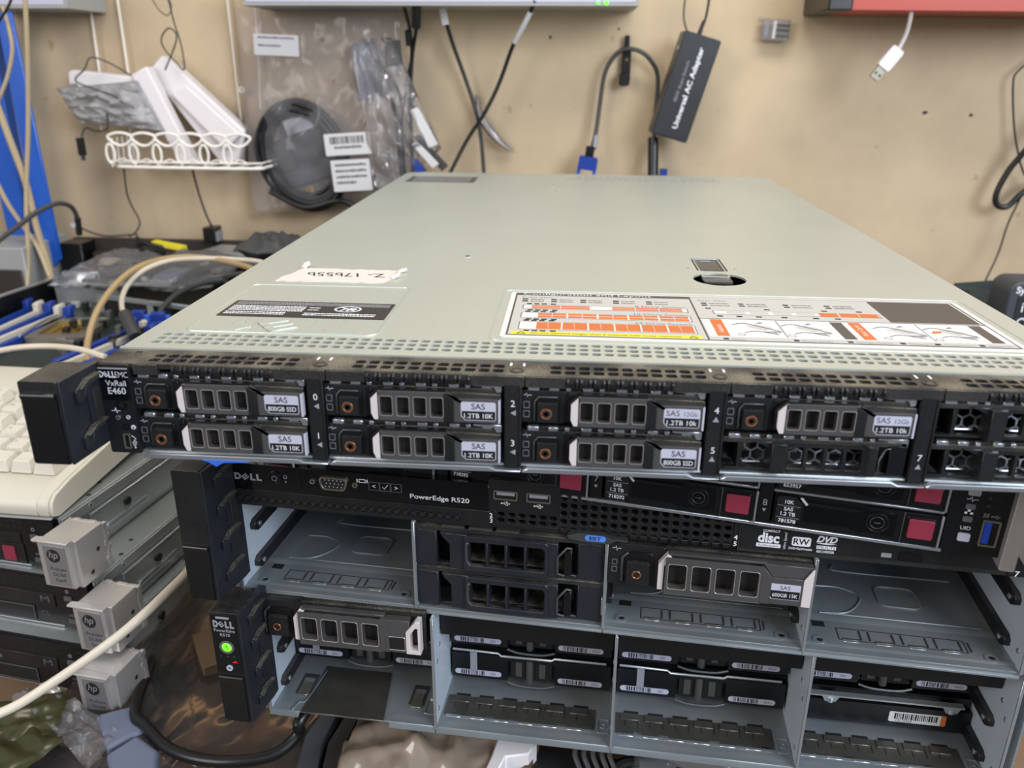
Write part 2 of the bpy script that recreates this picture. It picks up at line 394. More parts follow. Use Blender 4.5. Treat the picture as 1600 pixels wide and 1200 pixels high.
c.cell(275, 318, 200, 243, 285, 304.5, 200.5, 239, 1.5, Z1, 1.2, CM)
# rounded far corners
far = [(0, 243), (WD, 243), (WD, 690), (WD-5, 700), (WD-24, 706), (24, 706), (4, 701), (0, 690)]
c.prism(far, Z0, Z1, CM)
c.box(0, .8, 20, 690, 36, 42, CM); c.box(WD-.8, WD, 20, 690, 36, 42, CM)
c.tube([(x, y, Z1-.25) for x, y in rrect(17.5, 112, 47, 139.5, 5, 5)], .85, CM, 6, 0, closed=True)
c.tube([(x, y, Z1-.25) for x, y in rrect(166.5, 421.5, 46.2, 140.5, 5, 5)], .7, CM, 6, 0, closed=True)
c.cyl((133.7, 228, Z1), 3.2, .35, CM, 'z'); c.cyl((133.7, 228, Z1), 1.6, .5, 'steel_dark', 'z')
c.cyl((295.5, 179, 36), 15.5, 1, 'dark_void', 'z'); c.box(3, WD-3, 4, 62, 38.9, 39.3, 'dark_void')  # dark sheet added under the perforations so their holes look shaded
for (xx, yy) in ((178, 568), (183, 584), (189, 568), (172, 560), (196, 562), (183, 552)): c.cyl((xx, yy, Z1-.05), 1.1, .2, 'steel_bright', 'z', 8)
c.box(279, 281, 205, 209, Z1, Z1+.3, 'steel_bright'); c.box(309, 311, 205, 209, Z1, Z1+.3, 'steel_bright')
c.build('lid', A)
# embossed lid logo
e = MB(); e.T = TR(0, 0, Z1-.05)
def logo(mb, x, y, h, wd, m, z=.1, bold=.03, T=None):
    """four letters with the second one turned on its corner"""
    k = wd/4.15
    mb.text('D', x, y, h, m, z, w=k, bold=bold, T=T); mb.text('L', x+2.35*k, y, h, m, z, w=k*.8, bold=bold, T=T); mb.text('L', x+3.3*k, y, h, m, z, w=k*.8, bold=bold, T=T)
    c0, s0 = math.cos(rad(38)), math.sin(rad(38)); cx, cy = x+1.65*k, y+h/2
    for j in (-1, 0, 1):
        q = [(-.42*k, j*h*.33-h*.1), (.42*k, j*h*.33-h*.1), (.42*k, j*h*.33+h*.1), (-.42*k, j*h*.33+h*.1)]
        mb.add([(cx+a_*c0-b_*s0, cy+a_*s0+b_*c0, z) for a_, b_ in q], [(0, 1, 2, 3)], m, T)
    q = [(-.5*k, -h*.43), (-.28*k, -h*.43), (-.28*k, h*.43), (-.5*k, h*.43)]
    mb.add([(cx+a_*c0-b_*s0, cy+a_*s0+b_*c0, z-.04) for a_, b_ in q], [(0, 1, 2, 3)], m, T)
def solid_logo(mb, x, y, h, wd, m, z):
    k = wd/4.15
    for xx, kind in ((x, 'D'), (x+2.45*k, 'L'), (x+3.35*k, 'L')):
        if kind == 'L': mb.prism([(xx, y), (xx+.8*k, y), (xx+.8*k, y+h*.25), (xx+.28*k, y+h*.25), (xx+.28*k, y+h), (xx, y+h)], 0, z, m)
        else:
            mb.frame([(xx, y), (xx+.55*k, y), (xx+.9*k, y+h*.3), (xx+.9*k, y+h*.7), (xx+.55*k, y+h), (xx, y+h)], [(xx+.26*k, y+h*.25), (xx+.5*k, y+h*.25), (xx+.62*k, y+h*.4), (xx+.62*k, y+h*.6), (xx+.5*k, y+h*.75), (xx+.26*k, y+h*.75)], 0, z, m)
    c0, s0 = math.cos(rad(38)), math.sin(rad(38)); cx, cy = x+1.7*k, y+h/2
    for q in [[(-.5*k, j*h*.33-h*.1), (.42*k, j*h*.33-h*.1), (.42*k, j*h*.33+h*.1), (-.5*k, j*h*.33+h*.1)] for j in (-1, 0, 1)]+[[(-.5*k, -h*.43), (-.25*k, -h*.43), (-.25*k, h*.43), (-.5*k, h*.43)]]:
        mb.prism([(cx+a_*c0-b_*s0, cy+a_*s0+b_*c0) for a_, b_ in q], 0, z-(.06 if abs(q[0][0]-q[1][0]) < .4*k else 0), m)
solid_logo(e, 33, 50, 20, 66, CM, .6); e.build('embossed_logo', A, smooth=False)
# release latch in the lid
l = MB()
l.prism(rrect(286, 303.6, 176, 238, 1.5), 40.3, 41.9, 'sticker_dark'); l.frame(rrect(286, 303.6, 186, 238, 1.5), rrect(287.3, 302.3, 187.3, 236.7, 1.2), 41.9, 42.7, 'steel_bright')
l.text('PUSH', 290, 203, 4, 'slot_dark', 42.0, rot=0); l.prism(rrect(291, 298, 232, 234.4, .5), 41.9, 42.2, 'print_grey')
l.build('lid_latch', A, .3)
# black warning sticker
s = MB(); s.T = TR(0, 0, Z1)
s.prism(rrect(22, 110, 73.5, 103, .8), 0, .25, 'sticker_black')
random.seed(3)
def scribble(mb, x0, x1, y, h, m, z, gap=.35, lo=1.0, hi=3.2):
    """a line of print too small to read"""
    x = x0
    while x < x1:
        w_ = min(random.uniform(lo, hi), x1-x); mb.box(x, x+w_, y, y+h*random.uniform(.75, 1), z, z+.05, m); x += w_+gap
for i in range(3): scribble(s, 24, 108, 99.8-i*2.0, 1.2, 'print_grey', .25, .3, .7, 2.2)
for i in range(4):
    scribble(s, 24, 64, 92-i*2.6, 1.6, 'print_white', .25, .35, .6, 1.8)
for i in range(2): scribble(s, 24, 56, 80.5-i*2.8, 1.7, 'print_white', .25, .35, .6, 1.8); scribble(s, 66, 104, 80.5-i*2.8, 1.7, 'print_white', .25, .35, .6, 1.8)
scribble(s, 66, 72, 91, 1.4, 'print_white', .25); scribble(s, 66, 72, 87, 1.4, 'print_white', .25)
s.T = TR(0, 0, Z1) @ TR(87, 90.5, 0) @ Matrix.Diagonal((1.35, 1, 1, 1)); s.ring((0, 0, .25), 4.6, 5.4, .06, 'print_white')
s.prism([(-3.5, 3.1), (-3, 3.8), (4, -3), (3.4, -3.8)], .25, .31, 'print_white'); s.prism([(-3, -3), (-2, -3), (-.2, 2), (-1, 2)], .25, .3, 'print_white'); s.cyl((2.4, .6, .25), 1.2, .06, 'print_white', 'z'); s.prism([(-.5, -3), (.5, -3), (1.6, 2.4), (.7, 2.4)], .25, .3, 'print_white')
s.build('warning_sticker', A, label='black warning sticker with small white print')
# torn paper tape with handwriting upside down
t = MB(); top_e = [(35+i*3.1, 181+random.uniform(-1, 1.4)) for i in range(21)]; bot_e = [(92-i*3.4, 148.5+random.uniform(-1, .8)) for i in range(20)]
ol = bot_e[::-1]+[(96, 158), (100, 166), (96, 172)]+top_e[::-1]+[(33, 178), (32, 168), (28, 158)]
t.prism(ol, Z1, Z1+.45, 'tape_white')
t.tube([(34, 180, Z1+.6), (36, 186, Z1+2.4), (33, 188, Z1+.8)], 1.6, 'tape_white', 6, 4); t.tube([(96, 158, Z1+.6), (99, 165, Z1+1.8), (97, 174, Z1+1), (101, 179, Z1+1.6)], 1.2, 'tape_white', 6, 4)
t.T = TR(66, 166, Z1+.5) @ RZ(180); t.text('Z- 17b55b', 0, -4.5, 9, 'ink_black', 0, 'c', w=50, bold=.004, shear=-.3); t.T = TR()
t.build('paper_tape', A, label='torn strip of white paper tape with upside-down handwriting')
# the wide configuration label
g = MB(); LX, LX1, LY, LY1 = 170, 418, 50.5, 136.5
g.T = TR(0, 0, Z1)
g.prism(rrect(LX+1, LX1-1, LY+.2, LY1-.6, 2.4), 0, .3, 'sticker_white')
def Q(u0, u1, v0, v1, m, z=.3, dz=.05):      # u right, v away, as fractions of the label
    g.box(LX+u0*(LX1-LX), LX+u1*(LX1-LX), LY+v0*(LY1-LY), LY+v1*(LY1-LY), z, z+dz, m)
Q(.015, .985, .04, .97, 'sticker_dark'); Q(.019, .405, .055, .905, 'sticker_grey', .35); Q(.409, .981, .055, .96, 'sticker_grey', .35); Q(.019, .405, .93, .96, 'sticker_dark', .35)
g.text('Configuration and Layout', LX+8, LY+79.6, 3.2, 'print_white', .42, w=72)
g.text('Front View', LX+8, LY+72.5, 2.6, 'ink_grey', .42); g.text('Rear View', LX+105, LY+74.5, 2.6, 'ink_grey', .42)
def ink(x0, x1, y, h=1.3, m='print_grey'): scribble(g, LX+x0, LX+x1, LY+y, h, 'ink_grey' if m == 'print_grey' else m, .42, .35, 1.2, 4)
for y in (68.5, 64.5):
    for x in (8, 24, 40, 58, 76): g.box(LX+x, LX+x+3.2, LY+y, LY+y+2.3, .4, .46, 'ink_black'); ink(x+4.5, x+12, y+.3)
def row(y, h, segs, txt, n2=True):
    g.box(LX+9, LX+97, LY+y-1, LY+y+h+1, .4, .44, 'ink_grey'); g.box(LX+9.5, LX+96.5, LY+y-.5, LY+y+h+.5, .42, .47, 'sticker_white')
    for (p, q_) in segs:
        g.box(LX+p, LX+q_, LY+y, LY+y+h, .45, .5, 'orange_ink')
        if n2: g.box(LX+p, LX+q_, LY+y+h*.46, LY+y+h*.54, .48, .53, 'sticker_white'); g.box(LX+(p+q_)/2-.2, LX+(p+q_)/2+.2, LY+y, LY+y+h, .48, .53, 'sticker_white')
    g.text(txt, LX+96, LY+y+h+1.6, 3.0, 'ink_grey', .42, 'r')
    for x in (12, 16, 20, 25): g.box(LX+x, LX+x+2.8, LY+y-4.2, LY+y-2, .4, .46, 'ink_black'); g.box(LX+x-1, LX+x+1.8, LY+y+h+2, LY+y+h+4.2, .4, .46, 'ink_black')
row(51, 6, [(14, 45)], '8 Drive System'); 
g.box(LX+46, LX+56, LY+51.5, LY+56.5, .5, .54, 'sticker_white'); 
for p in (57, 69.5, 82): g.box(LX+p, LX+p+12, LY+51, LY+57, .45, .5, 'orange_ink'); g.box(LX+p, LX+p+12, LY+53.8, LY+54.3, .5, .53, 'sticker_white')
row(34, 8, [(18+i*15.7, 32.7+i*15.7) for i in range(5)], '10 Drive System')
row(14, 11.5, [(18+i*13.1, 30.2+i*13.1) for i in range(6)], '24 Drive System', False)
for i in range(6): g.tube([(LX+24+i*13.1, LY+15, .52), (LX+23.6+i*13.1, LY+24, .52)], .15, 'sticker_white', 4, 0)
g.box(LX+6, LX+98, LY+5.2, LY+9.8, .4, .46, 'yellow_ink'); g.text('Do not operate longer than 5 minutes with cover removed', LX+16, LY+6.3, 2.3, 'ink_black', .48, w=72)
for x in (11, 94): g.frame([(LX+x-2.4, LY+5.6), (LX+x+2.4, LY+5.6), (LX+x, LY+9.6)], [(LX+x-1.5, LY+6.2), (LX+x+1.5, LY+6.2), (LX+x, LY+8.7)], .46, .5, 'ink_black')
# rear view and service pictures
for y in (69, 65): 
    for x in (106, 126, 150, 172): g.box(LX+x, LX+x+3, LY+y, LY+y+2.2, .4, .46, 'ink_black'); ink(x+4.5, x+15, y+.3)
g.box(LX+110, LX+196, LY+49, LY+56, .4, .44, 'ink_grey'); g.box(LX+110.5, LX+195.5, LY+49.5, LY+55.5, .42, .47, 'sticker_white')
for i in range(4): g.prism(rrect(LX+117+i*12, LX+127+i*12, LY+50, LY+55, 1.5), .45, .5, 'sticker_grey')
for x in (165, 175.4, 185.4): g.box(LX+x, LX+x+9.6, LY+49, LY+56, .45, .5, 'orange_ink')
for x in (111, 121, 131, 144, 160, 171): g.box(LX+x, LX+x+3, LY+44.5, LY+46.7, .4, .46, 'ink_black')
for x in (107, 138, 168, 186): g.box(LX+x, LX+x+3, LY+59, LY+61, .4, .46, 'ink_black')
g.box(LX+198, LX+242, LY+42, LY+81.5, .4, .47, 'sticker_dark')
g.box(LX+101, LX+244, LY+40.2, LY+41, .4, .45, 'ink_grey'); g.box(LX+102, LX+243.3, LY+10, LY+40, .4, .44, 'sticker_white')
def strip(x, m, txt=None):
    g.box(LX+x, LX+x+6, LY+11, LY+39, .44, .48, m)
    if txt: g.text(txt, LX+x+4.2, LY+17, 2.6, 'sticker_white', .5, rot=90)
strip(106, 'orange_ink', 'Heatsink'); strip(166, 'sticker_dark'); strip(175, 'orange_ink', 'Riser Cards'); strip(234, 'sticker_dark')
for x in (116, 140, 185, 209):
    g.tube([(LX+x, LY+30, .46), (LX+x+6, LY+33, .46), (LX+x+14, LY+27, .46), (LX+x+22, LY+20, .46)], .28, 'ink_grey', 4, 3); g.tube([(LX+x+4, LY+17, .46), (LX+x+10, LY+20, .46), (LX+x+20, LY+15, .46)], .26, 'ink_grey', 4, 3)
    g.prism([(LX+x+6, LY+28), (LX+x+12, LY+32), (LX+x+20, LY+26), (LX+x+14, LY+21)], .44, .47, 'sticker_grey')
    g.prism([(LX+x+12, LY+33), (LX+x+15, LY+36), (LX+x+15.6, LY+34), (LX+x+17, LY+34)], .44, .48, 'ink_grey'); g.ring((LX+x+2, LY+14, .44), 1.5, 1.9, .04, 'ink_grey', n=12)
    for j in range(4): g.tube([(LX+x+14+j*1.5, LY+20, .46), (LX+x+18+j*1.5, LY+16+j, .46)], .18, 'ink_grey', 4, 0)
g.prism([(LX+211, LY+24), (LX+213, LY+28), (LX+217, LY+28), (LX+216, LY+25)], .47, .5, 'orange_ink')
g.box(LX+139, LX+139.5, LY+11, LY+39, .44, .47, 'ink_grey'); g.box(LX+208, LX+208.5, LY+11, LY+39, .44, .47, 'ink_grey')
for x, tx in ((112, 'Status'), (145, 'Power Supply'), (170, 'Change History'), (194, 'Memory Card'), (210, 'Temperature'), (230, 'System ID')):
    g.box(LX+x-4, LX+x-1.5, LY+5.5, LY+8, .4, .46, 'ink_black'); g.text(tx, LX+x, LY+5.6, 1.8, 'ink_grey', .42)
g.build('configuration_label', A, label='wide white configuration label with orange drive diagrams')
r = MB(); r.T = TR(0, 0, Z1); r.T = TR(0, 0, Z1)
r.prism(rrect(14, 92, 613, 662, 1), 0, .25, 'sticker_dark')
for i in range(5): scribble(r, 20, 86, 620+i*8, 4, 'print_grey', .25, 1.5, 3, 9)
r.build('rear_sticker', A, label='small dark rating sticker at the back of the lid')
r = MB(); r.T = TR(0, 0, Z1)
for y in (650, 663, 676): scribble(r, 195+(y-650)*.4, 370, y, 5, 'print_grey', .05, 2.5, 3, 8)
r.build('faint_print', A)
# black front edge above the drives
f = MB(); GM = 'dusty_plastic'
groups = [(18, 88)]+[(24.7+85.5*k-1.5, 24.7+85.5*k+64) for k in (1, 2, 3, 4)]
xs = 0
for gi, (p, q_) in enumerate(groups):
    n = 11; st = 6.1; gx = p+2 if gi else 20; 
    f.box(xs, gx, 0, 18.9, 40.2, 42.5, GM); f.box(gx, gx+n*st, 0, 2.6, 40.2, 42.5, GM); f.box(gx, gx+n*st, 13.8, 18.9, 40.2, 42.5, GM)
    for rr in range(2):
        for i in range(n): f.cell(gx+i*st, gx+(i+1)*st, 2.6+rr*5.6, 8.2+rr*5.6, gx+i*st+.75, gx+(i+1)*st-.75, 3.3+rr*5.6, 7.5+rr*5.6, .8, 42.5, 2.2, GM, k=1)
    xs = gx+n*st
f.box(xs, WD, 0, 18.9, 40.2, 42.5, GM)
for k in range(5):
    x = 24.7+85.5*k
    f.box(x-9, x+8 if k else x+2, -.8, 2, 37.6, 42.2, GM); f.box(x+8, x+52, -.3, 1.6, 39.0, 42.2, GM); f.box(x+52, x+76, -.8, 2, 37.6, 42.2, GM)
    for j in range(8):
        xx = x+8+j*5.7; f.prism([(-1.6, 38.2), (-1.6, 40.6), (.4, 42.3), (1.5, 42.3), (1.5, 38.2)], xx+.4, xx+1.5, 'black_plastic', 'x'); f.box(xx+1.5, xx+4.2, -1.2, .2, 38.0, 38.9, 'satin_black'); f.prism([(-1.6, 38.2), (-1.6, 40.6), (.4, 42.3), (1.5, 42.3), (1.5, 38.2)], xx+4.2, xx+5.2, 'black_plastic', 'x')
    if k:
        f.T = TR(x-13, 5.8, 42.5); f.ring((0, 0, 0), 1.9, 3.1, .5, 'black_plastic'); f.cyl((0, 0, .1), 1.7, .3, 'steel_dark', 'z', 12); f.T = TR()
        for d in (-3.5, 2.2): f.box(x-13+d, x-12+d, 11.5, 15, 42.5, 42.75, 'print_white')
f.box(10, 13, 14, 15.5, 42.5, 42.7, 'slot_dark')
f.build('front_edge', A, .25)
# control panel
p = MB(); p.prism(rrect(0, 14.2, 0, 42.2, .8), -1.5, 30, 'black_plastic', 'y'); p.T = TR(0, -1.5, 0) @ FRONT
p.prism(rrect(.7, 13.6, 25.5, 40.3, .5), 0, .2, 'gloss_black'); p.box(.6, 13.8, 40.2, 40.7, 0, .5, 'print_grey')
logo(p, .9, 36.3, 2.7, 7.2, 'print_white', .25, bold=.04); p.text('EMC', 8.0, 36.3, 2.7, 'print_white', .25, w=5.6, bold=-.015)
p.text('VxRail', 7.6, 32.4, 2.5, 'print_white', .25, 'c', bold=.005); p.text('E460', 7.6, 28.6, 2.9, 'print_white', .25, 'c', bold=.01)
p.ring((8.6, 23.4, 0), 1.6, 2.5, .5, 'satin_black'); p.cyl((8.6, 23.4, 0), 1.5, .3, 'black_plastic', 'z')
p.tube([(3.6, 20.5, .2), (5, 20.5, .2), (5.5, 22, .2), (6, 19.2, .2), (6.5, 20.5, .2), (7.6, 20.5, .2)], .15, 'print_white', 4, 0)
p.cyl((6, 17.3, -.2), 1.1, .8, 'steel_bright', 'z', 12); p.cyl((6, 17.3, .5), .5, .2, 'slot_dark', 'z', 10); p.ring((10.6, 17.5, 0), .7, .95, .2, 'print_white', n=14); p.box(10.1, 11.1, 17.4, 17.6, 0, .2, 'print_white')
p.ring((9.2, 13, 0), .8, 1.4, .4, 'satin_black'); p.cyl((12.2, 12.7, 0), 1.1, .2, 'print_white', 'z', 14); p.box(12, 12.4, 11.9, 13, .2, .3, 'slot_dark')
p.frame(rrect(6.8, 10, 2.2, 9.6, .7), rrect(7.4, 9.4, 2.8, 9, .4), 0, .6, 'metal_usb'); p.box(8.1, 8.8, 3.2, 8.6, -.4, .3, 'satin_black')
def usb(mb, x, y, s=1, m='print_white', rot=0, T=None):
    M = TR(x, y, 0) @ RZ(rot) @ Matrix.Scale(s, 4); M = T @ M if T else M
    mb.tube([(-2.2, 0, .2), (2, 0, .2)], .14, m, 4, 0, T=M); mb.cyl((-2.3, 0, .1), .5, .2, m, 'z', 10, T=M); mb.prism([(1.8, -.5), (1.8, .5), (2.7, 0)], .1, .3, m, T=M)
    mb.tube([(-1.6, 0, .2), (-.8, .9, .2), (.5, .9, .2)], .14, m, 4, 0, T=M); mb.tube([(-1, 0, .2), (-.2, -.9, .2), (.9, -.9, .2)], .14, m, 4, 0, T=M); mb.cyl((.8, .9, .1), .4, .2, m, 'z', 8, T=M); mb.box(.7, 1.4, -1.2, -.6, .1, .3, m, T=M)
usb(p, 11.6, 4.6, .8, rot=90); p.tube([(10.6, 8.6, .2), (12, 7.6, .2), (12.4, 6.8, .2)], .16, 'print_white', 4, 2)
p.build('control_panel', A, .2)
# left ear with its catch
def dell_ear(parent, name, X0, Z0_, Zt, yf, w_=19, split=None, body='navy_plastic', hooks=2, yb=0, label=None, depth=12):
    m = MB(); m.prism(rrect(X0, X0+w_-2.5, Z0_, Zt, 1.2), yf, yb, 'black_plastic', 'y')
    m.prism([(X0+w_-2.5, yf+.3), (X0+w_-1.4, yf+.3), (X0+w_+depth, yb), (X0+w_+depth, yb+6), (X0+w_-2.5, yb+6)], Z0_, Zt-.2, body, 'z')
    # slanted inner face with hook slots
    dx, dy = depth+1.4, yb-yf-.3; L_ = math.hypot(dx, dy)
    T_ = TR(X0+w_-1.4, yf+.3, Z0_) @ Matrix(((dx/L_, 0, dy/L_, 0), (dy/L_, 0, -dx/L_, 0), (0, 1, 0, 0), (0, 0, 0, 1)))
    hgt = Zt-Z0_
    hs = [.76, .2] if hooks == 2 else [.88, .66, .4, .14]
    for hh in hs:
        zc = hgt*hh; m.prism(rrect(L_*.3, L_*.5, zc-4, zc+2.5, 1.2), 0, 1.6, body, T=T_); m.prism(rrect(L_*.34, L_*.46, zc-3, zc+1.3, .8), 1.0, 1.75, 'slot_dark', T=T_)
        m.prism([(L_*.36, zc+2.4), (L_*.8, zc+3.4), (L_*.95, zc+5.5), (L_*.6, zc+5.3)], .2, 3.2, 'dusty_plastic', T=T_); m.prism([(L_*.5, zc-3), (L_*.62, zc-3), (L_*.75, zc+3), (L_*.6, zc+3)], 0, 1.2, body, T=T_)
    m.box(L_*.62, L_*.66, hgt*.28, hgt*.7, 0, .9, body, T=T_)
    m.box(L_*.8, L_*1.0, hgt*.25, hgt*.72, -.1, .25, 'slot_dark', T=T_)
    o = m.build(name, parent, .4, label=label, seg=2)
    return o
def ear_catch(parent, X0, Za, Zb, yf, w_=16.5):
    m = MB(); m.prism([(yf-.9, Za), (yf-.9, Zb-4), (yf-2.3, Zb-1), (yf-1.6, Zb), (yf+.5, Zb), (yf+.5, Za)], X0+.8, X0+w_-.6, 'satin_black', 'x'); return m.build('ear_catch', parent, .3)
dell_ear(A, 'rack_ear', -19.5, 5.5, 43, -26, 19.0, depth=.6, yb=-2)
ear_catch(A, -19.3, 6.2, 38, -26, 16)
# numbered uprights between the drive columns
for k in range(4):
    x = 24.7+85.5*k; d = MB(); d.box(x+68, x+75, -1, 50, 0, 38.5, 'black_plastic'); d.box(x+67.5, x+68.2, -.5, 3, 0, 37, 'satin_black'); d.box(x+74.2, x+75, -1.6, 0, 0, 38, 'black_plastic'); d.T = TR(x+71.3, -1, 0) @ FRONT
    for zz, nmb in ((28.6, 2*k), (10.2, 2*k+1)):
        (nmb == 6) or d.text(str(nmb), 0, zz, 2.9, 'print_white', .1, 'c'); (nmb == 6) or d.prism([(-1.1, zz-2.9), (1.3, zz-1.6), (1.3, zz-4.2)] if k < 2 else [(-1.3, zz-3.8), (1.3, zz-3.8), (0, zz-1.4)], 0, .12, 'print_grey')
    d.build('bay_divider', A, .15)
# a 2.5-inch drive carrier: origin at its front left bottom corner
def carrier25(parent, top, bot, bold_top=None):
    root = MB(); B_ = 'black_plastic'
    root.box(0, 77, 1.2, 95, 0, 14.2, 'dusty_plastic'); root.prism(rrect(0, 20, 0, 14.6, 2), .2, 6, B_, 'y')
    root.box(19, 21.5, 0, 3, .5, 13.8, 'satin_black')
    T_ = TR(0, 0, 0) @ FRONT; root.T = T_
    root.prism([(5.6, .8), (7, 3), (7, 10), (8.6, 12.4), (16.4, 12.4), (17.4, 11.6), (17.4, .8)], 0, .8, 'satin_black')
    root.tube([(6.4, 1.4, .8), (6.4, 10.2, .8), (8.2, 12.2, .8), (16, 12.2, .8)], .45, 'steel_dark', 6, 0)
    for zz in (2.4, 6.6): root.frame(rrect(1.4, 4.4, zz, zz+3.3, .5), rrect(1.9, 3.9, zz+.5, zz+2.8, .3), 0, .35, 'ink_grey')
    root.tube([(1.4, 12.7, .1), (2.4, 12.7, .1), (2.9, 13.6, .1), (3.3, 11.8, .1), (3.7, 12.7, .1), (5, 12.7, .1)], .14, 'print_white', 4, 0)
    c_ = root.build('drive_carrier', parent, .3)
    b = MB(); b.T = T_; b.prism(rrect(7.8, 16.2, 1.4, 9.8, .6), .2, 2.6, 'black_plastic'); b.cyl((11.4, 5.2, 2.6), 2.0, .1, 'slot_dark', 'z', 24); b.ring((11.4, 5.2, 2.5), 1.75, 2.5, .35, 'copper'); b.ring((11.4, 5.2, 2.5), 1.2, 1.8, .15, 'satin_black'); b.cyl((11.4, 5.2, 2.5), 1.0, .2, 'dark_void', 'z', 16)
    b.build('release_button', c_, .3)
    h = MB(); h.T = T_; HG = 'handle_grey'; zt = 13.4; d = 3.4
    # four openings through the handle
    h.prism([(21.8, 3.2), (21.8, 10), (25.4, zt+.2), (25.4, 11.8), (24.8, 11.2), (24.8, 2.6), (25.4, .4), (23, .4)], .2, d, 'handle_light')
    h.prism([(20.6, 2.4), (20.6, 10.4), (24.8, zt+1), (54, zt+1), (54, zt+.2), (25.4, zt+.2), (21.8, 10), (21.8, 2.4)], .2, d-1.2, 'satin_black')
    for i in range(4):
        x = 24.8+i*7.3; h.cell(x, x+7.3, .2, zt, x+.9, x+6.3, 2.4, 11.2, .8, d, 3.2, HG, k=2); h.frame(rrect(x+.62, x+6.58, 2.12, 11.48, 1), rrect(x+.95, x+6.25, 2.45, 11.15, .75), d-.2, d+.12, 'handle_rim_highlight')
    h.box(24.8, 54, 13.3, 13.5, .2, d, HG); h.box(24.8, 54, .1, .3, .2, d, HG)
    h.prism([(53.2, .2), (57.5, .2), (57.5, 10.8), (53.2, zt)], .2, d+.05, 'black_plastic'); h.prism([(54, zt), (57, 10.8), (77.2, 10.8), (77.2, .2), (57, .2), (57, zt-1)], .2, d-.4, HG)  # shade of the sloping facet put into a black colour
    h.prism([(57, 10.6), (77.4, 10.6), (77.4, 12.6), (56, 13.2)], .2, d-1.8, 'dusty_plastic'); h.prism([(76.6, .2), (77.4, .2), (77.4, 10.8), (76.6, 10.8)], .2, d-.1, 'label_silver')
    h.box(25.5, 53, 1, 12.5, -2.6, -2.5, 'dark_void')
    h.build('carrier_handle', c_, .45, seg=2)
    lb = MB(); lb.T = TR(0, -(d-.4), 0) @ FRONT; lb.prism([(62.4, 1.3), (60.6, 3.2), (60.6, 9.2), (61.2, 9.8), (75, 9.8), (75.6, 9.2), (75.6, 1.9), (75, 1.3)], 0, .15, 'label_silver'); lb.prism([(62.6, 1.6), (61, 3.4), (61, 5.6), (75.3, 5.6), (75.3, 2.0), (74.8, 1.6)], .1, .22, 'carrier_label')
    if ' ' in top:
        p_, q2 = top.split(' '); lb.text(p_, 61.6, 6.6, 2.5, 'ink_black', .2); lb.text(q2, 69, 6.6, 1.9, 'ink_grey', .2)
    else: lb.text(top, 68, 6.5, 2.6, 'ink_black', .2, 'c', bold=.008)
    lb.text(bot, 68.2, 2.5, 2.1, 'print_white', .26, 'c', bold=.004, w=12.4)
    lb.build('capacity_label', c_)
    return c_
protos = {}
def put25(k, low, top, bot, lab):
    key = (top, bot); loc = ((24.7+85.5*k-11.3)/1000, 0, (2.6 if low else 21.2)/1000)
    if key not in protos: o = carrier25(A, top, bot); o.location = loc; o['label'] = lab; protos[key] = o
    else: o = dup(protos[key], A, loc, lab)
put25(0, 0, 'SAS', '800GB SSD', 'upper left drive carrier marked 800GB SSD'); put25(0, 1, 'SAS', '1.2TB 10K', 'lower left drive carrier marked 1.2TB 10K')
put25(1, 0, 'SAS', '1.2TB 10K', 'upper drive carrier in the second column'); put25(1, 1, 'SAS', '1.2TB 10K', 'lower drive carrier in the second column')
put25(2, 0, 'SAS 12Gb', '1.2TB 10k', 'upper drive carrier in the third column'); put25(2, 1, 'SAS', '800GB SSD', 'lower drive carrier in the third column marked 800GB SSD')
put25(3, 0, 'SAS 12Gb', '1.2TB 10k', 'upper drive carrier in the fourth column')
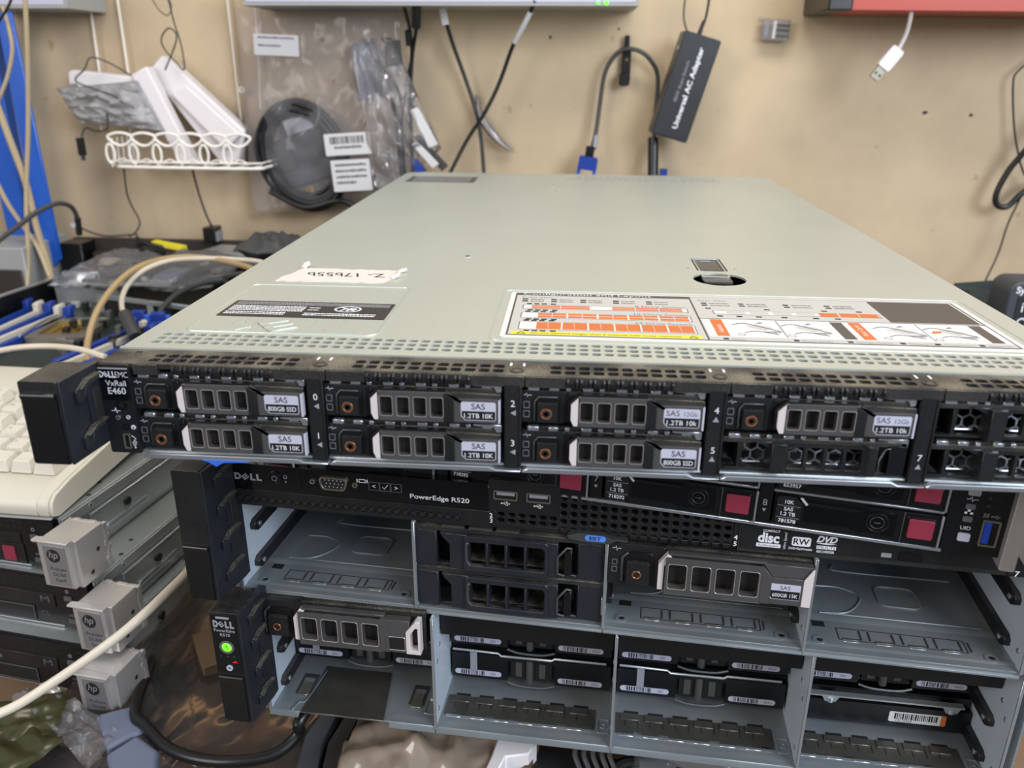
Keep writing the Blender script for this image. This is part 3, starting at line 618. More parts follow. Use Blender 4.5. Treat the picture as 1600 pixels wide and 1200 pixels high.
# open plastic blanks with the honeycomb behind
def honey(mb, x0, x1, z0, z1, y, m, s=3.6):
    nx_ = int((x1-x0)/(s*1.73))+1; nz = int((z1-z0)/(s*1.5))+2
    for j in range(nz):
        for i in range(nx_):
            cx = x0+(i+.5*(j % 2))*s*1.73; cz = z0+j*s*1.5
            p_ = [(cx+s*math.cos(rad(60*q+30)), y, cz+s*math.sin(rad(60*q+30))) for q in range(6)]
            for q in (0, 1, 2):
                a_, b_ = p_[q], p_[q+1]
                if x0 <= a_[0] <= x1 and x0 <= b_[0] <= x1 and z0 <= a_[2] <= z1 and z0 <= b_[2] <= z1: mb.tube([a_, b_], .55, m, 4, 0)
def blank25():
    m = MB(); B_ = 'black_plastic'
    m.box(0, 78, .5, 3.5, 12.6, 14.8, 'dusty_plastic'); m.box(0, 78, 3.5, 40, 13.6, 14.8, 'dusty_plastic'); m.box(0, 78, .5, 3.5, -.2, .8, B_)
    m.prism([(0, 0), (0, 4), (4, 9), (10, 10), (10, 12), (0, 12)], 0, 14.5, 'satin_black'); m.box(8.6, 10.4, 1, 12, 0, 14.5, B_)
    m.prism([(20.5, 3), (22, -3.2), (28, -3.2), (29.5, 3)], .2, 13.6, 'black_plastic'); m.prism([(15, 13.8), (22, 13.8), (26, 10.6), (22, 10.6)], -1, 3, B_, 'y')
    m.T = FRONT
    for i in range(4): x = 28.5+i*8.0; m.cell(x, x+8.0, .2, 13.4, x+.8, x+7.4, 1.9, 11.9, .8, 1.2, 3, B_, k=2)
    m.T = TR(); m.prism([(60.5, 3), (60.5, -1.2), (62, -2.8), (65.5, -2.8), (66.5, 3)], .2, 13.6, B_)
    m.prism([(66.3, 1), (69, 4.6), (69, 10), (68, 12.5), (66.3, 13.2)], -2.6, -1.8, 'handle_light', 'y') if False else None
    m.tube([(66.4, -2.6, 1.2), (66.4, -2.6, 8), (68.8, -1.5, 12.6), (71, -1, 12.8)], .4, 'steel_dark', 6, 0)
    m.box(71, 78, -.6, 4, .2, 13.6, 'satin_black'); m.box(68, 71, 2, 12, .2, 13.6, 'satin_black')
    o = m.build('bay_blank', A, .25)
    hh = MB(); honey(hh, 10, 68, -.4, 14.2, 7.5, 'steel_bright', 3.2)
    for i in range(5): hh.cyl((12+i*11, 5.5, 1.6), .6, 7.5, 'steel_bright', 'x', 8)
    for i in range(6): hh.box(11+i*10.6, 17+i*10.6, 17, 22, 1.0, 6.5, 'metal_usb') if i % 2 == 0 else None
    hh.build('honeycomb_screen', o)
    return o
b0 = blank25(); b0.location = ((24.7+85.5*3-12)/1000, 0, .0026); b0['label'] = 'open black bay blank numbered 7'
dup(b0, A, ((24.7+85.5*4-12)/1000, 0, .0212), 'open black bay blank at the upper right'); dup(b0, A, ((24.7+85.5*4-12)/1000, 0, .0026), 'open black bay blank at the lower right')
t = MB(); t.prism([(42, -1.6), (64, -1.6), (62, -2.1), (52, -2.6), (48.5, -4.6), (45, -2.4)], -3, 3, 'blue_bright', 'y'); t.build('blue_tab', A, label='small blue release tab under the front')
# ------------------------------------------------------------------ server B: the thin server second from the top
B = thing('rack_server', 'thin black-fronted server with dark red drive buttons, second from the top of the right-hand stack', 'server', (-.01406, .10004, -.04255), (0, 1.1, -10.06))
b = MB()
b.box(0, 1.2, 0, 640, 0, 40.6, 'steel'); b.box(432.8, 434, 0, 640, 0, 40.6, 'steel'); b.box(0, 434, 0, 640, 0, 1, 'steel'); b.box(0, 434, 8, 640, 39.8, 40.8, 'steel'); b.box(0, 434, 639, 640, 0, 40, 'steel_dark')
b.box(-1, 405, -1, 4, -.9, 1.0, 'steel_bright'); b.box(1.2, 432, 70, 72, 1, 40, 'dark_void')
for k in range(5): b.box(66.5-79+84.1*k-57+57, 66.5+84.1*k-.6, -.6, 5, 19.3, 20.6, 'steel_bright') if False else b.box(403-84.1*(4-k)-77, 403-84.1*(4-k), -.8, 6, 19.2, 20.5, 'steel_bright')
b.build('chassis', B, .25)
for k in range(5):
    xr = 403-84.1*(4-k); d = MB(); d.box(xr-84.1+.6, xr-77.2, -.4, 60, 1, 40, 'satin_black'); d.T = TR(xr-80.4, -.4, 0) @ FRONT
    d.text(str(k+4), 0, 10.8, 3.4, 'print_grey', .1, 'c'); d.prism([(-1, 9), (1, 9), (0, 7.2)], 0, .12, 'print_grey'); d.text(str(k), 0, 30, 3.4, 'print_grey', .1, 'c')
    d.build('bay_divider', B)
def carrier_hp(l4, parent):
    m = MB(); m.box(0, 76, 1.5, 100, .2, 17.6, 'satin_black'); m.T = FRONT
    m.prism([(13.5, 16.5), (15, 14.5), (40, 14.5), (42.5, 17), (76, 17), (76, .5), (14, .5), (11.8, 3.2), (11.8, 14.3)], -2, .6, 'satin_black')
    m.prism([(14, 12.8), (38, 12.8), (42, 15.4), (56, 15.4), (56, 3), (38, 3), (35, 4.4), (14, 4.4)], .6, 1.0, 'gloss_black')
    m.ring((47.6, 9.3, .8), 4.4, 5.4, .6, 'satin_black'); m.ring((47.6, 9.3, .8), 3.0, 3.3, .3, 'steel_dark'); m.box(46, 49, 9, 9.5, 1, 1.2, 'steel_dark')
    m.box(58.6, 59.1, .5, 17, .6, 1, 'steel_dark'); m.box(75, 76, .3, 17.4, -.2, 1.7, 'steel_bright'); m.prism([(11.3, 16.8), (12.5, 17.2), (15.4, 13.8), (14.6, 13)], .5, 1.2, 'handle_light')
    o = m.build('drive_carrier', parent, .25)
    r = MB(); r.T = FRONT; r.prism(rrect(60.2, 73, 3.4, 15, 1), .3, 1.2, 'satin_black'); r.prism(rrect(61, 72.4, 4.1, 14.4, 1), 1.1, 2.3, 'red_button'); r.build('release_button', o, .5)
    t = MB(); t.T = FRONT; t.prism([(1, 2.4), (2.2, 1.4), (9.6, 1.4), (12.6, 4.2), (12.6, 13.6), (9.4, 16.6), (2.2, 16.6), (1, 15.6)], 0, .8, 'black_plastic')
    for y_, tx in zip((12.9, 9.1, 6.3, 2.4), l4): t.text(tx, 6.8, y_, 1.9, 'print_white', .9, 'c', bold=.02)
    t.box(1.5, 12.2, 11.6, 11.8, .8, .95, 'print_grey'); t.box(1.5, 12.2, 5.1, 5.3, .8, .95, 'print_grey'); t.build('capacity_label', o)
    return o
h1 = carrier_hp(('10K', 'SAS', '1.2 TB', '718292'), B); h1.location = ((403-84.1-76)/1000, -.001, .0012); h1['label'] = 'drive carrier between the numerals 7 and 8, lower row'
h2 = carrier_hp(('10K', 'SAS', '1.2 TB', '781578'), B); h2.location = ((403-76)/1000, -.001, .0012); h2['label'] = 'lower right drive carrier marked 781578'
h3 = carrier_hp(('10K', 'SAS', '600 GB', '653957'), B); h3.location = ((403-76)/1000, -.001, .0208); h3['label'] = 'upper right drive carrier marked 653957'
dup(h1, B, ((403-2*84.1-76)/1000, -.001, .0012)); dup(h1, B, ((403-3*84.1-76)/1000, -.001, .0012)); dup(h1, B, ((403-84.1-76)/1000, -.001, .0208)); dup(h1, B, ((403-2*84.1-76)/1000, -.001, .0208)); dup(h1, B, ((403-4*84.1-76)/1000, -.001, .0012))
m = MB(); m.box(404, 431, -.8, 40, .4, 39.6, 'satin_black'); m.T = TR(0, -.8, 0) @ FRONT
m.prism(rrect(410.3, 415.6, 6.9, 11.2, .8), 0, .9, 'label_silver'); m.text('UID', 412.9, 12.8, 1.9, 'print_white', .1, 'c')
m.prism(rrect(410.6, 414.8, 17.2, 20, .6), 0, .6, 'ink_grey'); m.prism(rrect(410.6, 414.8, 23.8, 26.6, .6), 0, .6, 'ink_grey'); m.prism(rrect(410.2, 415.6, 31.2, 34.6, .8), 0, .9, 'print_grey')
m.tube([(410.4, 28.9, .1), (411.8, 28.9, .1), (412.4, 30.3, .1), (413, 27.6, .1), (413.6, 28.9, .1), (415.4, 28.9, .1)], .16, 'print_white', 4, 0)
for q in ((411.4, 21.7), (413.9, 21.7), (412.6, 23)): m.box(q[0]-.6, q[0]+.6, q[1]-.5, q[1]+.5, 0, .2, 'print_white')
for zz in (25.5, 29.5, 33): m.prism(rrect(418.6, 426, zz, zz+1.8, .8), -.1, .05, 'dark_void'); m.ring((420, zz+1, 0), .4, .6, .1, 'ink_grey', n=8)
m.text('SS', 418.8, 20.6, 2, 'print_grey', .1, shear=.2); usb(m, 424.3, 21.4, .7, 'print_grey')
m.build('control_panel', B, .2)
m = MB(); m.T = TR(0, -.8, 0) @ FRONT; m.frame(rrect(419.4, 427.2, 5.6, 19.4, .6), rrect(420.2, 426.4, 6.4, 18.6, .4), -5, .7, 'metal_usb'); m.box(420.2, 426.4, 6.4, 18.6, -6, -5, 'dark_void'); m.box(420.6, 423.6, 6.8, 18.2, -5, .1, 'blue_usb'); m.build('usb_port', B)
def hp_ear(parent, X0, torn=True, seed=0, name='rack_ear'):
    """bent silver bracket: a box with a label plate on its front; X0 = its left side"""
    random.seed(seed); m = MB(); AL = 'aluminium'
    m.prism(rrect(X0+2, X0+30, 5, 43, .8), -22, 6, AL, 'y')
    if torn:
        e_ = [(X0+4+i*2.6, random.uniform(-.5, .8)) for i in range(11)]
        for (x_, d_) in e_: m.box(x_, x_+2.8, 3+d_*2, 6.3+d_, 42+d_*.3, 43.2+d_*.4, AL)
        for i in range(8): z_ = 6+i*4.4; m.box(X0+29.4, X0+30.8, 4+random.uniform(0, 2.5), 8+random.uniform(0, 2), z_, z_+4.2, AL)
    m.T = TR(X0+30, 0, 0) @ Matrix(((0, 0, 1, 0), (1, 0, 0, 0), (0, 1, 0, 0), (0, 0, 0, 1)))
    for (y_, z_) in ((-3, 26), (-12, 12)): m.cyl((y_, z_, -.5), 1.3, .9, 'slot_dark', 'z', 12); m.ring((y_, z_, 0), 1.3, 1.9, .35, 'steel_dark', n=14)
    m.T = TR(); o = m.build(name, parent, .5, seg=2)
    q = MB(); q.prism(rrect(X0+.5, X0+26, 5, 43.5, 1.0), -25, -21.5, AL, 'y'); q.prism([(-27.4, 42.4), (-25, 40.2), (-22, 40.2), (-22, 43.6), (-27, 43.6)], X0-2, X0+27, AL, 'x')
    q.box(X0-3, X0-.5, -21, -10, 7, 42, 'black_plastic') if False else None
    q.T = TR(0, -25, 0) @ FRONT; q.prism(rrect(X0+4.4, X0+22.5, 6.2, 39, .6), 0, .4, 'aluminium_face')
    q.build('logo_plate', o, .3, seg=2)
    lt = MB(); lt.T = TR(0, -25.4, 0) @ FRONT; lt.cyl((X0+12.4, 31, 0), 5.4, .15, 'ink_black', 'z', 28); lt.text('hp', X0+12.4, 29.4, 5.6, 'aluminium', .2, 'c', shear=.25, w=7.4)
    for y_, tx in ((19, 'ProLiant'), (14.4, 'DL360'), (9.8, 'Gen9')): lt.text(tx, X0+14.6, y_, 2.7, 'ink_black', .1, 'c')
    lt.build('lettering', o)
    return o
hp_ear(B, 434, False, 1)
m = MB(); m.prism(rrect(429.6, 436.5, -4, 39, 1), -5, 6, 'aluminium', 'y'); m.build('ear_flange', B, .5, seg=2)
# ------------------------------------------------------------------ server C: 2U, third from the top
C = thing('rack_server', 'two-unit server named PowerEdge R520 with half-empty drive bays and a video socket on its front', 'server', (.00805, .07821, -.12657), (0, -.07, -5.46))
ZN = 'zinc'
def bay_floor(mb, x0, x1, kind, y1=300):
    """galvanised bay floor with slots, embossing and screw dimples"""
    mb.box(x0, x1, -1, y1, 0, 1.2, ZN); w_ = x1-x0; c_ = (x0+x1)/2
    if kind == 'c':
        mb.prism([(-1.5, -1.8), (4, 1.6), (6, 1.6), (6, 0), (-1.5, -3)], x0-.5, x1+.5, ZN, 'x')
        mb.prism([(26, 1.2), (29, 2.0), (31, 2.0), (31, 1.2)], x0, x1, ZN, 'x')
        mb.frame([(c_-33, 10), (c_+33, 10), (c_+33, 20.5), (c_-33, 20.5)], [(c_-32.4, 10.6), (c_+32.4, 10.6), (c_+32.4, 19.9), (c_-32.4, 19.9)], 1.2, 1.35, 'slot_dark')
        for i in range(4):
            xx = c_-31+i*17; mb.box(xx, xx+9, 10.2, 11.4, 1.3, 1.7, 'spring_steel'); mb.box(xx+.5, xx+8.5, 8.8, 10.2, 1.0, 1.35, 'steel_bright')
            for d_ in (10, 14.6): mb.box(xx+d_-.3, xx+d_+.3, 11, 19, 1.4, 1.65, 'slot_dark')
        for xx in (x0+10, x1-10): mb.ring((xx, 8, 1.2), 1.7, 3.6, .5, ZN, n=20); mb.cyl((xx, 8, 1.0), 1.7, .35, 'slot_dark', 'z', 14)
        mb.frame(rrect(c_-4, c_+20, 45, 66, 5), rrect(c_-2.8, c_+18.8, 46.2, 64.8, 4.5), 1.2, 1.9, ZN)
        mb.tube([(x0+14, 33, 1.2), (x0+30, 36, 1.2), (x0+40, 52, 1.2), (x0+30, 60, 1.2), (x0+16, 60, 1.2)], .7, ZN, 6, 5)
        mb.tube([(x0+30, 84, 1.2), (x0+34, 78, 1.2), (x1-10, 78, 1.2)], .8, ZN, 6, 5); mb.tube([(x0+14, 33, 1.2), (x1-6, 33, 1.2)], .6, ZN, 6, 0)
        mb.box(x0+8, x0+15, 20, 25, 1.15, 1.3, 'slot_dark')
    else:
        mb.prism([(-2, -2.4), (-1, .8), (4, 1.5), (6, 1.5), (6, 0), (-2, -3)], x0-.5, x1+.5, ZN, 'x')
        mb.box(x0+2, x1-10, 10, 27, 1.2, 1.5, 'spring_steel'); n_ = 11
        for i in range(n_): xx = x0+8+i*(w_-22)/n_; mb.box(xx-.35, xx+.35, 16, 24, 1.4, 1.7, 'slot_dark')
        for i in range(6):
            xx = x0+4+i*(w_-16)/6; mb.box(xx, xx+9, 8.4, 10.4, 1.1, 1.6, 'steel_bright'); mb.box(xx+9, xx+15, 8, 12, 1.2, 1.5, ZN); mb.box(xx+3, xx+12, 26, 29, 1.2, 1.7, 'slot_dark')
            mb.box(xx+1, xx+12, 21, 26.5, 1.5, 2.3, 'spring_steel')
        mb.frame(rrect(x1-9, x1-1.5, 8, 20, 1.5), rrect(x1-8, x1-2.5, 9, 19, 1.2), 1.2, 1.8, ZN); mb.ring((x1-5.2, 14, 1.2), 1, 2, .5, ZN, n=14)
PB = 106.6; X0 = 8
m = MB(); m.box(0, 1.2, 3, 640, 0, 75, 'steel'); m.box(440.6, 441.8, 3, 640, 0, 75, 'steel'); m.box(0, 441.8, 120, 640, 0, 1, 'steel'); m.box(0, 441.8, 18, 640, 74, 75.2, 'steel'); m.box(0, 441, 639, 640, 0, 75, 'steel')
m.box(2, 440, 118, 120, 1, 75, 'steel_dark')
m.box(1.2, 8, 0, 3, 0, 60, ZN); m.box(436, 441.8, -1, 3, 0, 60, ZN)
for k in range(4): bay_floor(m, X0+k*PB, X0+(k+1)*PB, 'c', 120)
m.build('chassis', C, .25)
def bay_wall(parent, x, z1, name, right=False, rails=True, y1=118, left=False):
    w_ = MB(); w_.box(x-.6, x+.6, -1.5, y1, 1, z1, 'zinc_lit'); w_.box(x-.7, x+.9, -2, -1, 0, z1, 'steel_bright')
    for sd in ((1,) if left else (-1,) if right else (1, -1)):
        T_ = TR(x+sd*.6, 0, 0) @ Matrix(((0, 0, sd, 0), (1, 0, 0, 0), (0, 1, 0, 0), (0, 0, 0, 1)))
        for (y_, z_) in ((5, 10), (5, 45), (12, 52)): w_.cyl((y_, z_, 0), 1.5, .5, 'steel_bright', 'z', 12, T=T_)
        if rails:
            for zb in (3.5, 29):
                w_.prism([(18, zb), (14, zb+2.5), (14, zb+6), (17, zb+8), (110, zb+8), (110, zb)], 0, 3.2, 'rail_black', T=T_); w_.cyl((20, zb+3.8, 3.2), 1.6, .8, 'steel_bright', 'z', 12, T=T_)
    return w_.build(name, parent, .15)
bay_wall(C, 8.2, 57, 'bay_wall', left=True)
for k in (1, 2, 3): bay_wall(C, X0+k*PB, 57, 'bay_wall')
bay_wall(C, X0+4*PB+.5, 57, 'bay_wall', right=True)
# upper black front with its sockets
m = MB(); m.box(7, 157, 0, 8, 67, 83, 'gloss_black'); m.box(7, 158, -.8, 16, 57.2, 67, 'black_plastic'); m.box(157, 288, 0, 3, 57.2, 60, 'black_plastic')
m.box(157, 195, 0, 4, 67.4, 86, 'black_plastic'); m.box(157, 161, 0, 4, 60, 67.4, 'black_plastic'); m.box(195, 441.8, 5, 30, 57.2, 86, 'dark_void') if False else None
m.T = FRONT
for i in range(27): m.frame(rrect(12+i*4.85-.3, 12+i*4.85+3.5, 59.8, 63.4, .8), rrect(12+i*4.85+.1, 12+i*4.85+3.1, 60.2, 63.0, .6), .8, 1.3, 'satin_black'); m.prism(rrect(12+i*4.85+.1, 12+i*4.85+3.1, 60.2, 63.0, .6), .7, .9, 'slot_dark')
m.text('0', 10, 64.2, 2.1, 'print_white', .95, 'c'); m.text('1', 10, 61, 2.1, 'print_white', .95, 'c'); m.text('2', 158.6, 63.6, 2.6, 'print_white', 1.0, 'c', bold=.02); m.text('3', 158.6, 60.4, 2.6, 'print_white', 1.0, 'c', bold=.02)
for i in range(6):
    for j in range(2): m.cell(161+i*5.67, 161+(i+1)*5.67, 60+j*3.7, 63.7+j*3.7, 161+i*5.67+.9, 161+(i+1)*5.67-.9, 60.5+j*3.7, 63.2+j*3.7, .7, 0, 2.5, 'black_plastic', k=1)
for i in range(17):
    for j in range(5 if i < 9 else 4): m.cell(195+i*5.3, 195+(i+1)*5.3, 57.2+j*4.8, 62+j*4.8, 195+i*5.3+.9, 195+(i+1)*5.3-.9, 58+j*4.8, 61.3+j*4.8, .8, 0, 2.5, 'black_plastic', k=1)
m.T = TR(); m.box(157, 288, 15, 17, 57, 75, 'dark_void')
m.build('front_panel', C, .2)
m = MB(); m.T = FRONT
logo(m, 11.5, 73.2, 3.6, 16.5, 'print_grey', .3, bold=.06); m.ring((35.4, 75.3, 0), 3, 4.4, .7, 'satin_black'); m.ring((35.4, 75.3, 0), 1.2, 1.8, .5, 'ink_grey', n=14)
m.ring((41.8, 76.6, 0), .8, 1.1, .1, 'print_grey', n=14); m.cyl((41.8, 73.6, 0), .5, .1, 'print_grey', 'z', 8); m.ring((48.7, 75.2, 0), 1.2, 2, .5, 'satin_black', n=14)
m.box(83.4, 84, 77.4, 79.4, 0, .2, 'print_white'); m.frame(rrect(84.6, 88.6, 77.3, 79.5, .3), rrect(85, 88.2, 77.7, 79.1, .2), 0, .2, 'print_white'); m.box(89.2, 89.8, 77.4, 79.4, 0, .2, 'print_white')
for i, tx in enumerate(('<', '', '>')):
    x_ = 90.2+i*6.3; m.frame(rrect(x_, x_+6.1, 73.2, 78.4, .2), rrect(x_+.3, x_+5.8, 73.5, 78.1, .1), 0, .2, 'ink_grey')
    if tx: m.text(tx, x_+3, 74.4, 2.8, 'print_white', .2, 'c')
    else: m.tube([(x_+1.6, 75.8, .2), (x_+2.6, 74.6, .2), (x_+4.6, 77.2, .2)], .22, 'print_white', 4, 0)
m.text('PowerEdge R520', 113.5, 70.6, 2.7, 'print_white', .2, w=33, bold=.015)
m.build('panel_print', C)
m = MB(); m.T = FRONT
dsub = [(63.2, 79.4), (77, 79.4), (78.4, 77.6), (77.0, 72.6), (75.4, 71.6), (64.8, 71.6), (63.2, 72.6), (61.8, 77.6)]
cc = (70.1, 75.5); m.frame(dsub, [((p_[0]-cc[0])*.86+cc[0], (p_[1]-cc[1])*.78+cc[1]) for p_ in dsub], 0, 1.6, 'metal_usb'); m.prism([((p_[0]-cc[0])*.86+cc[0], (p_[1]-cc[1])*.78+cc[1]) for p_ in dsub], 0, .6, 'ink_black')
for j in range(3):
    for i in range(5): m.cyl((65.2+i*2.35+(j == 1)*.8, 73.4+j*2.0, .6), .38, .15, 'label_silver', 'z', 8)
for x_ in (57.8, 82.4): m.ring((x_, 75.6, 0), .9, 1.7, 1.0, 'metal_usb', n=6); m.cyl((x_, 75.6, 0), .9, .4, 'slot_dark', 'z', 10)
m.build('video_socket', C, .15)
def usb_socket(parent, x, z):
    m = MB(); m.T = FRONT; m.frame(rrect(x, x+13, z, z+5.4, .6), rrect(x+.7, x+12.3, z+.7, z+4.7, .3), -6, .7, 'metal_usb'); m.box(x+.7, x+12.3, z+.7, z+4.7, -6, -5, 'dark_void'); m.box(x+1.6, x+11.4, z+2.6, z+4.4, -5, .2, 'print_grey')
    for i in range(4): m.box(x+2.4+i*2.3, x+3.4+i*2.3, z+2.2, z+2.5, -5, -.3, 'gold')
    usb(m, x+6.6, z-2.2, .95); return m.build('usb_port', parent)
usb_socket(C, 159.8, 74.6); usb_socket(C, 177.5, 74.6)
# optical drive front
m = MB(); m.box(288, 417, -.6, 20, 57.4, 72.4, 'dusty_plastic'); m.box(285.4, 288, 0, 3, 57.4, 75, 'black_plastic'); m.box(288, 417, 0, 14, 72.8, 75, 'black_plastic'); m.box(417, 441.8, -1, 14, 57.4, 72, 'black_plastic'); m.T = TR(0, -.6, 0) @ FRONT
m.prism([(289, 71.6), (415, 71.6), (415, 60.2), (322, 60.2), (317, 59.2), (289, 59.2)], 0, .5, 'black_plastic')
m.text('disc', 297.5, 64.2, 5.4, 'print_white', .6, w=10.5, bold=.035); m.text('COMPACT', 299.6, 70.2, 1.3, 'print_white', .6, w=8.4, bold=.02); m.prism(rrect(297, 309, 61.3, 63.4, .3), .5, .6, 'print_white'); m.text('ReWritable', 298, 61.7, 1.2, 'ink_black', .62, w=10); m.text('Ultra Speed', 311.4, 61, 1.2, 'print_white', .6, w=9.6, rot=90)
m.prism(rrect(314.2, 323.4, 63.6, 68.8, 1), .5, .65, 'print_white'); m.text('RW', 318.8, 64.6, 3.3, 'ink_black', .7, 'c', bold=.02); m.text('DVD+ReWritable', 318.8, 61.4, 1.2, 'print_white', .6, 'c', w=11.5, bold=.02)
m.text('DVD', 331, 67, 3.4, 'print_white', .6, 'c', shear=.3, bold=.04, w=10); m.prism([(326, 66.2), (331, 66.7), (336, 66.2), (331, 65.7)], .5, .6, 'print_white'); m.box(326.4, 335.8, 63, 64.9, .5, .6, 'print_white'); m.text('MULTI', 331, 63.3, 1.4, 'ink_black', .62, 'c', w=8); m.text('RECORDER', 331, 60.9, 1.3, 'print_white', .6, 'c', w=8.6, bold=.02)
m.prism(rrect(357.5, 362.4, 61.8, 64.2, .4), .4, .8, 'print_grey'); m.prism(rrect(366, 377, 60.6, 65.6, .9), .3, 1.1, 'satin_black'); m.cyl((382, 62.6, -.2), 1, .8, 'slot_dark', 'z', 12)
m.T = TR(0, -1, 0) @ FRONT; m.text('7', 421.3, 57.6, 3, 'print_white', .1, 'c', bold=.02);  m.T = FRONT
m.text('4', 286.7, 63.4, 2.6, 'print_white', .2, 'c', bold=.02); m.text('5', 286.7, 59.6, 2.6, 'print_white', .2, 'c', bold=.02)
m.build('optical_drive', C, .25)
m = MB(); m.prism([(201, 56.4), (207, 55.4), (211, 55.0), (222, 55.0), (226, 57.2), (232, 57.4), (232, 58.4), (224, 58.4), (219, 60.2), (206, 60.2), (200, 58)], -3, 1, 'steel_dark', 'y'); m.T = TR(0, -3, 0) @ FRONT; m.prism(rrect(209.5, 220.6, 56.2, 59.6, 1.6), 0, .3, 'est_blue'); m.text('EST', 215, 56.9, 2, 'ink_black', .32, 'c', bold=.03, w=6.4); m.build('service_tag_pull', C, .2, label='pull tab with a blue end marked EST')
def blank35(parent, z):
    m = MB(); N_ = 'navy_plastic'; T0 = FRONT
    m.box(0, 105, 4, 90, 23.4, 25.4, 'dusty_plastic'); m.box(0, 105, 0, 4, 22.8, 25.6, 'dusty_plastic'); m.box(0, 105, 1, 4, 0, 2, N_); m.box(12, 20, 18, 20, 2, 23, 'dark_void')
    m.prism([(0, 0), (12.5, -1.5), (12.5, 3), (0, 3)], .6, 23, N_, 'z'); m.prism([(0, .6), (13, .6), (13, 3), (17, 23), (0, 23)], 1.5, 3, N_, 'y') if False else None
    m.prism([(20, 1), (31, 1), (31, 22.8), (14.5, 22.8), (16, 20.5), (20, 16)], -2, 4, N_, 'y')
    m.T = T0
    m.frame(rrect(28, 75, .8, 22.8, 2.5), rrect(30.5, 73, 4.4, 19.4, 2.2), 0, 3.2, N_); m.tube([(31, 5.5, 3), (29.8, 8, 3.2), (29.8, 17, 3.2), (31, 18.9, 3)], .9, 'steel_dark', 6, 3)
    m.T = TR()
    for i in range(3): x_ = 41+i*10.6; m.box(x_-.7, x_+.7, -2.9, 22, 4, 20, N_)
    m.box(30, 74, 3, 22, 3.4, 4.6, 'dusty_plastic'); m.box(30, 74, 22, 23, 3, 22, 'slot_dark')
    for i in range(4): m.box(33+i*10.6, 39+i*10.6, 20, 21.6, 15.5, 16.5, 'sticker_dark'); m.box(34+i*10.6, 38+i*10.6, 20, 21.6, 17.6, 18.3, 'sticker_dark')
    m.prism([(73, 1), (80, 1), (80, 22.8), (73, 22.8)], -2.4, 4, N_, 'y')
    m.tube([(83.8, -1.6, 3), (80, -2.6, 4.6), (80, -2.8, 15), (85, -2.0, 21), (87.6, -1.2, 20)], .8, 'steel_dark', 6, 0); m.prism([(83.5, 3), (87.5, 3.4), (87.5, 19), (83.5, 18)], -1.5, 4, 'satin_black', 'y')
    m.prism([(88.5, 5), (91, .4), (104.6, .4), (104.6, 5)], .8, 22.8, N_, 'z'); m.box(104, 105.4, -1.4, 4, 6, 17, 'steel_bright') if z < 10 else m.box(104.2, 105.2, -1.4, 3, 8, 19, 'satin_black')
    return m.build('bay_blank', parent, .35)
q1 = blank35(C, 28); q1.location = (.1153, 0, .0288); q1['label'] = 'upper dark bay blank in the second column'
q2 = blank35(C, 3); q2.location = (.1157, 0, .0026); q2['label'] = 'lower dark bay blank in the second column'
m = MB(); 
for x_ in (131, 146.5, 161.5): m.box(x_, x_+12.6, -2, 1.5, 55.6, 56.8, 'spring_steel')
m.build('spring_clips', C)
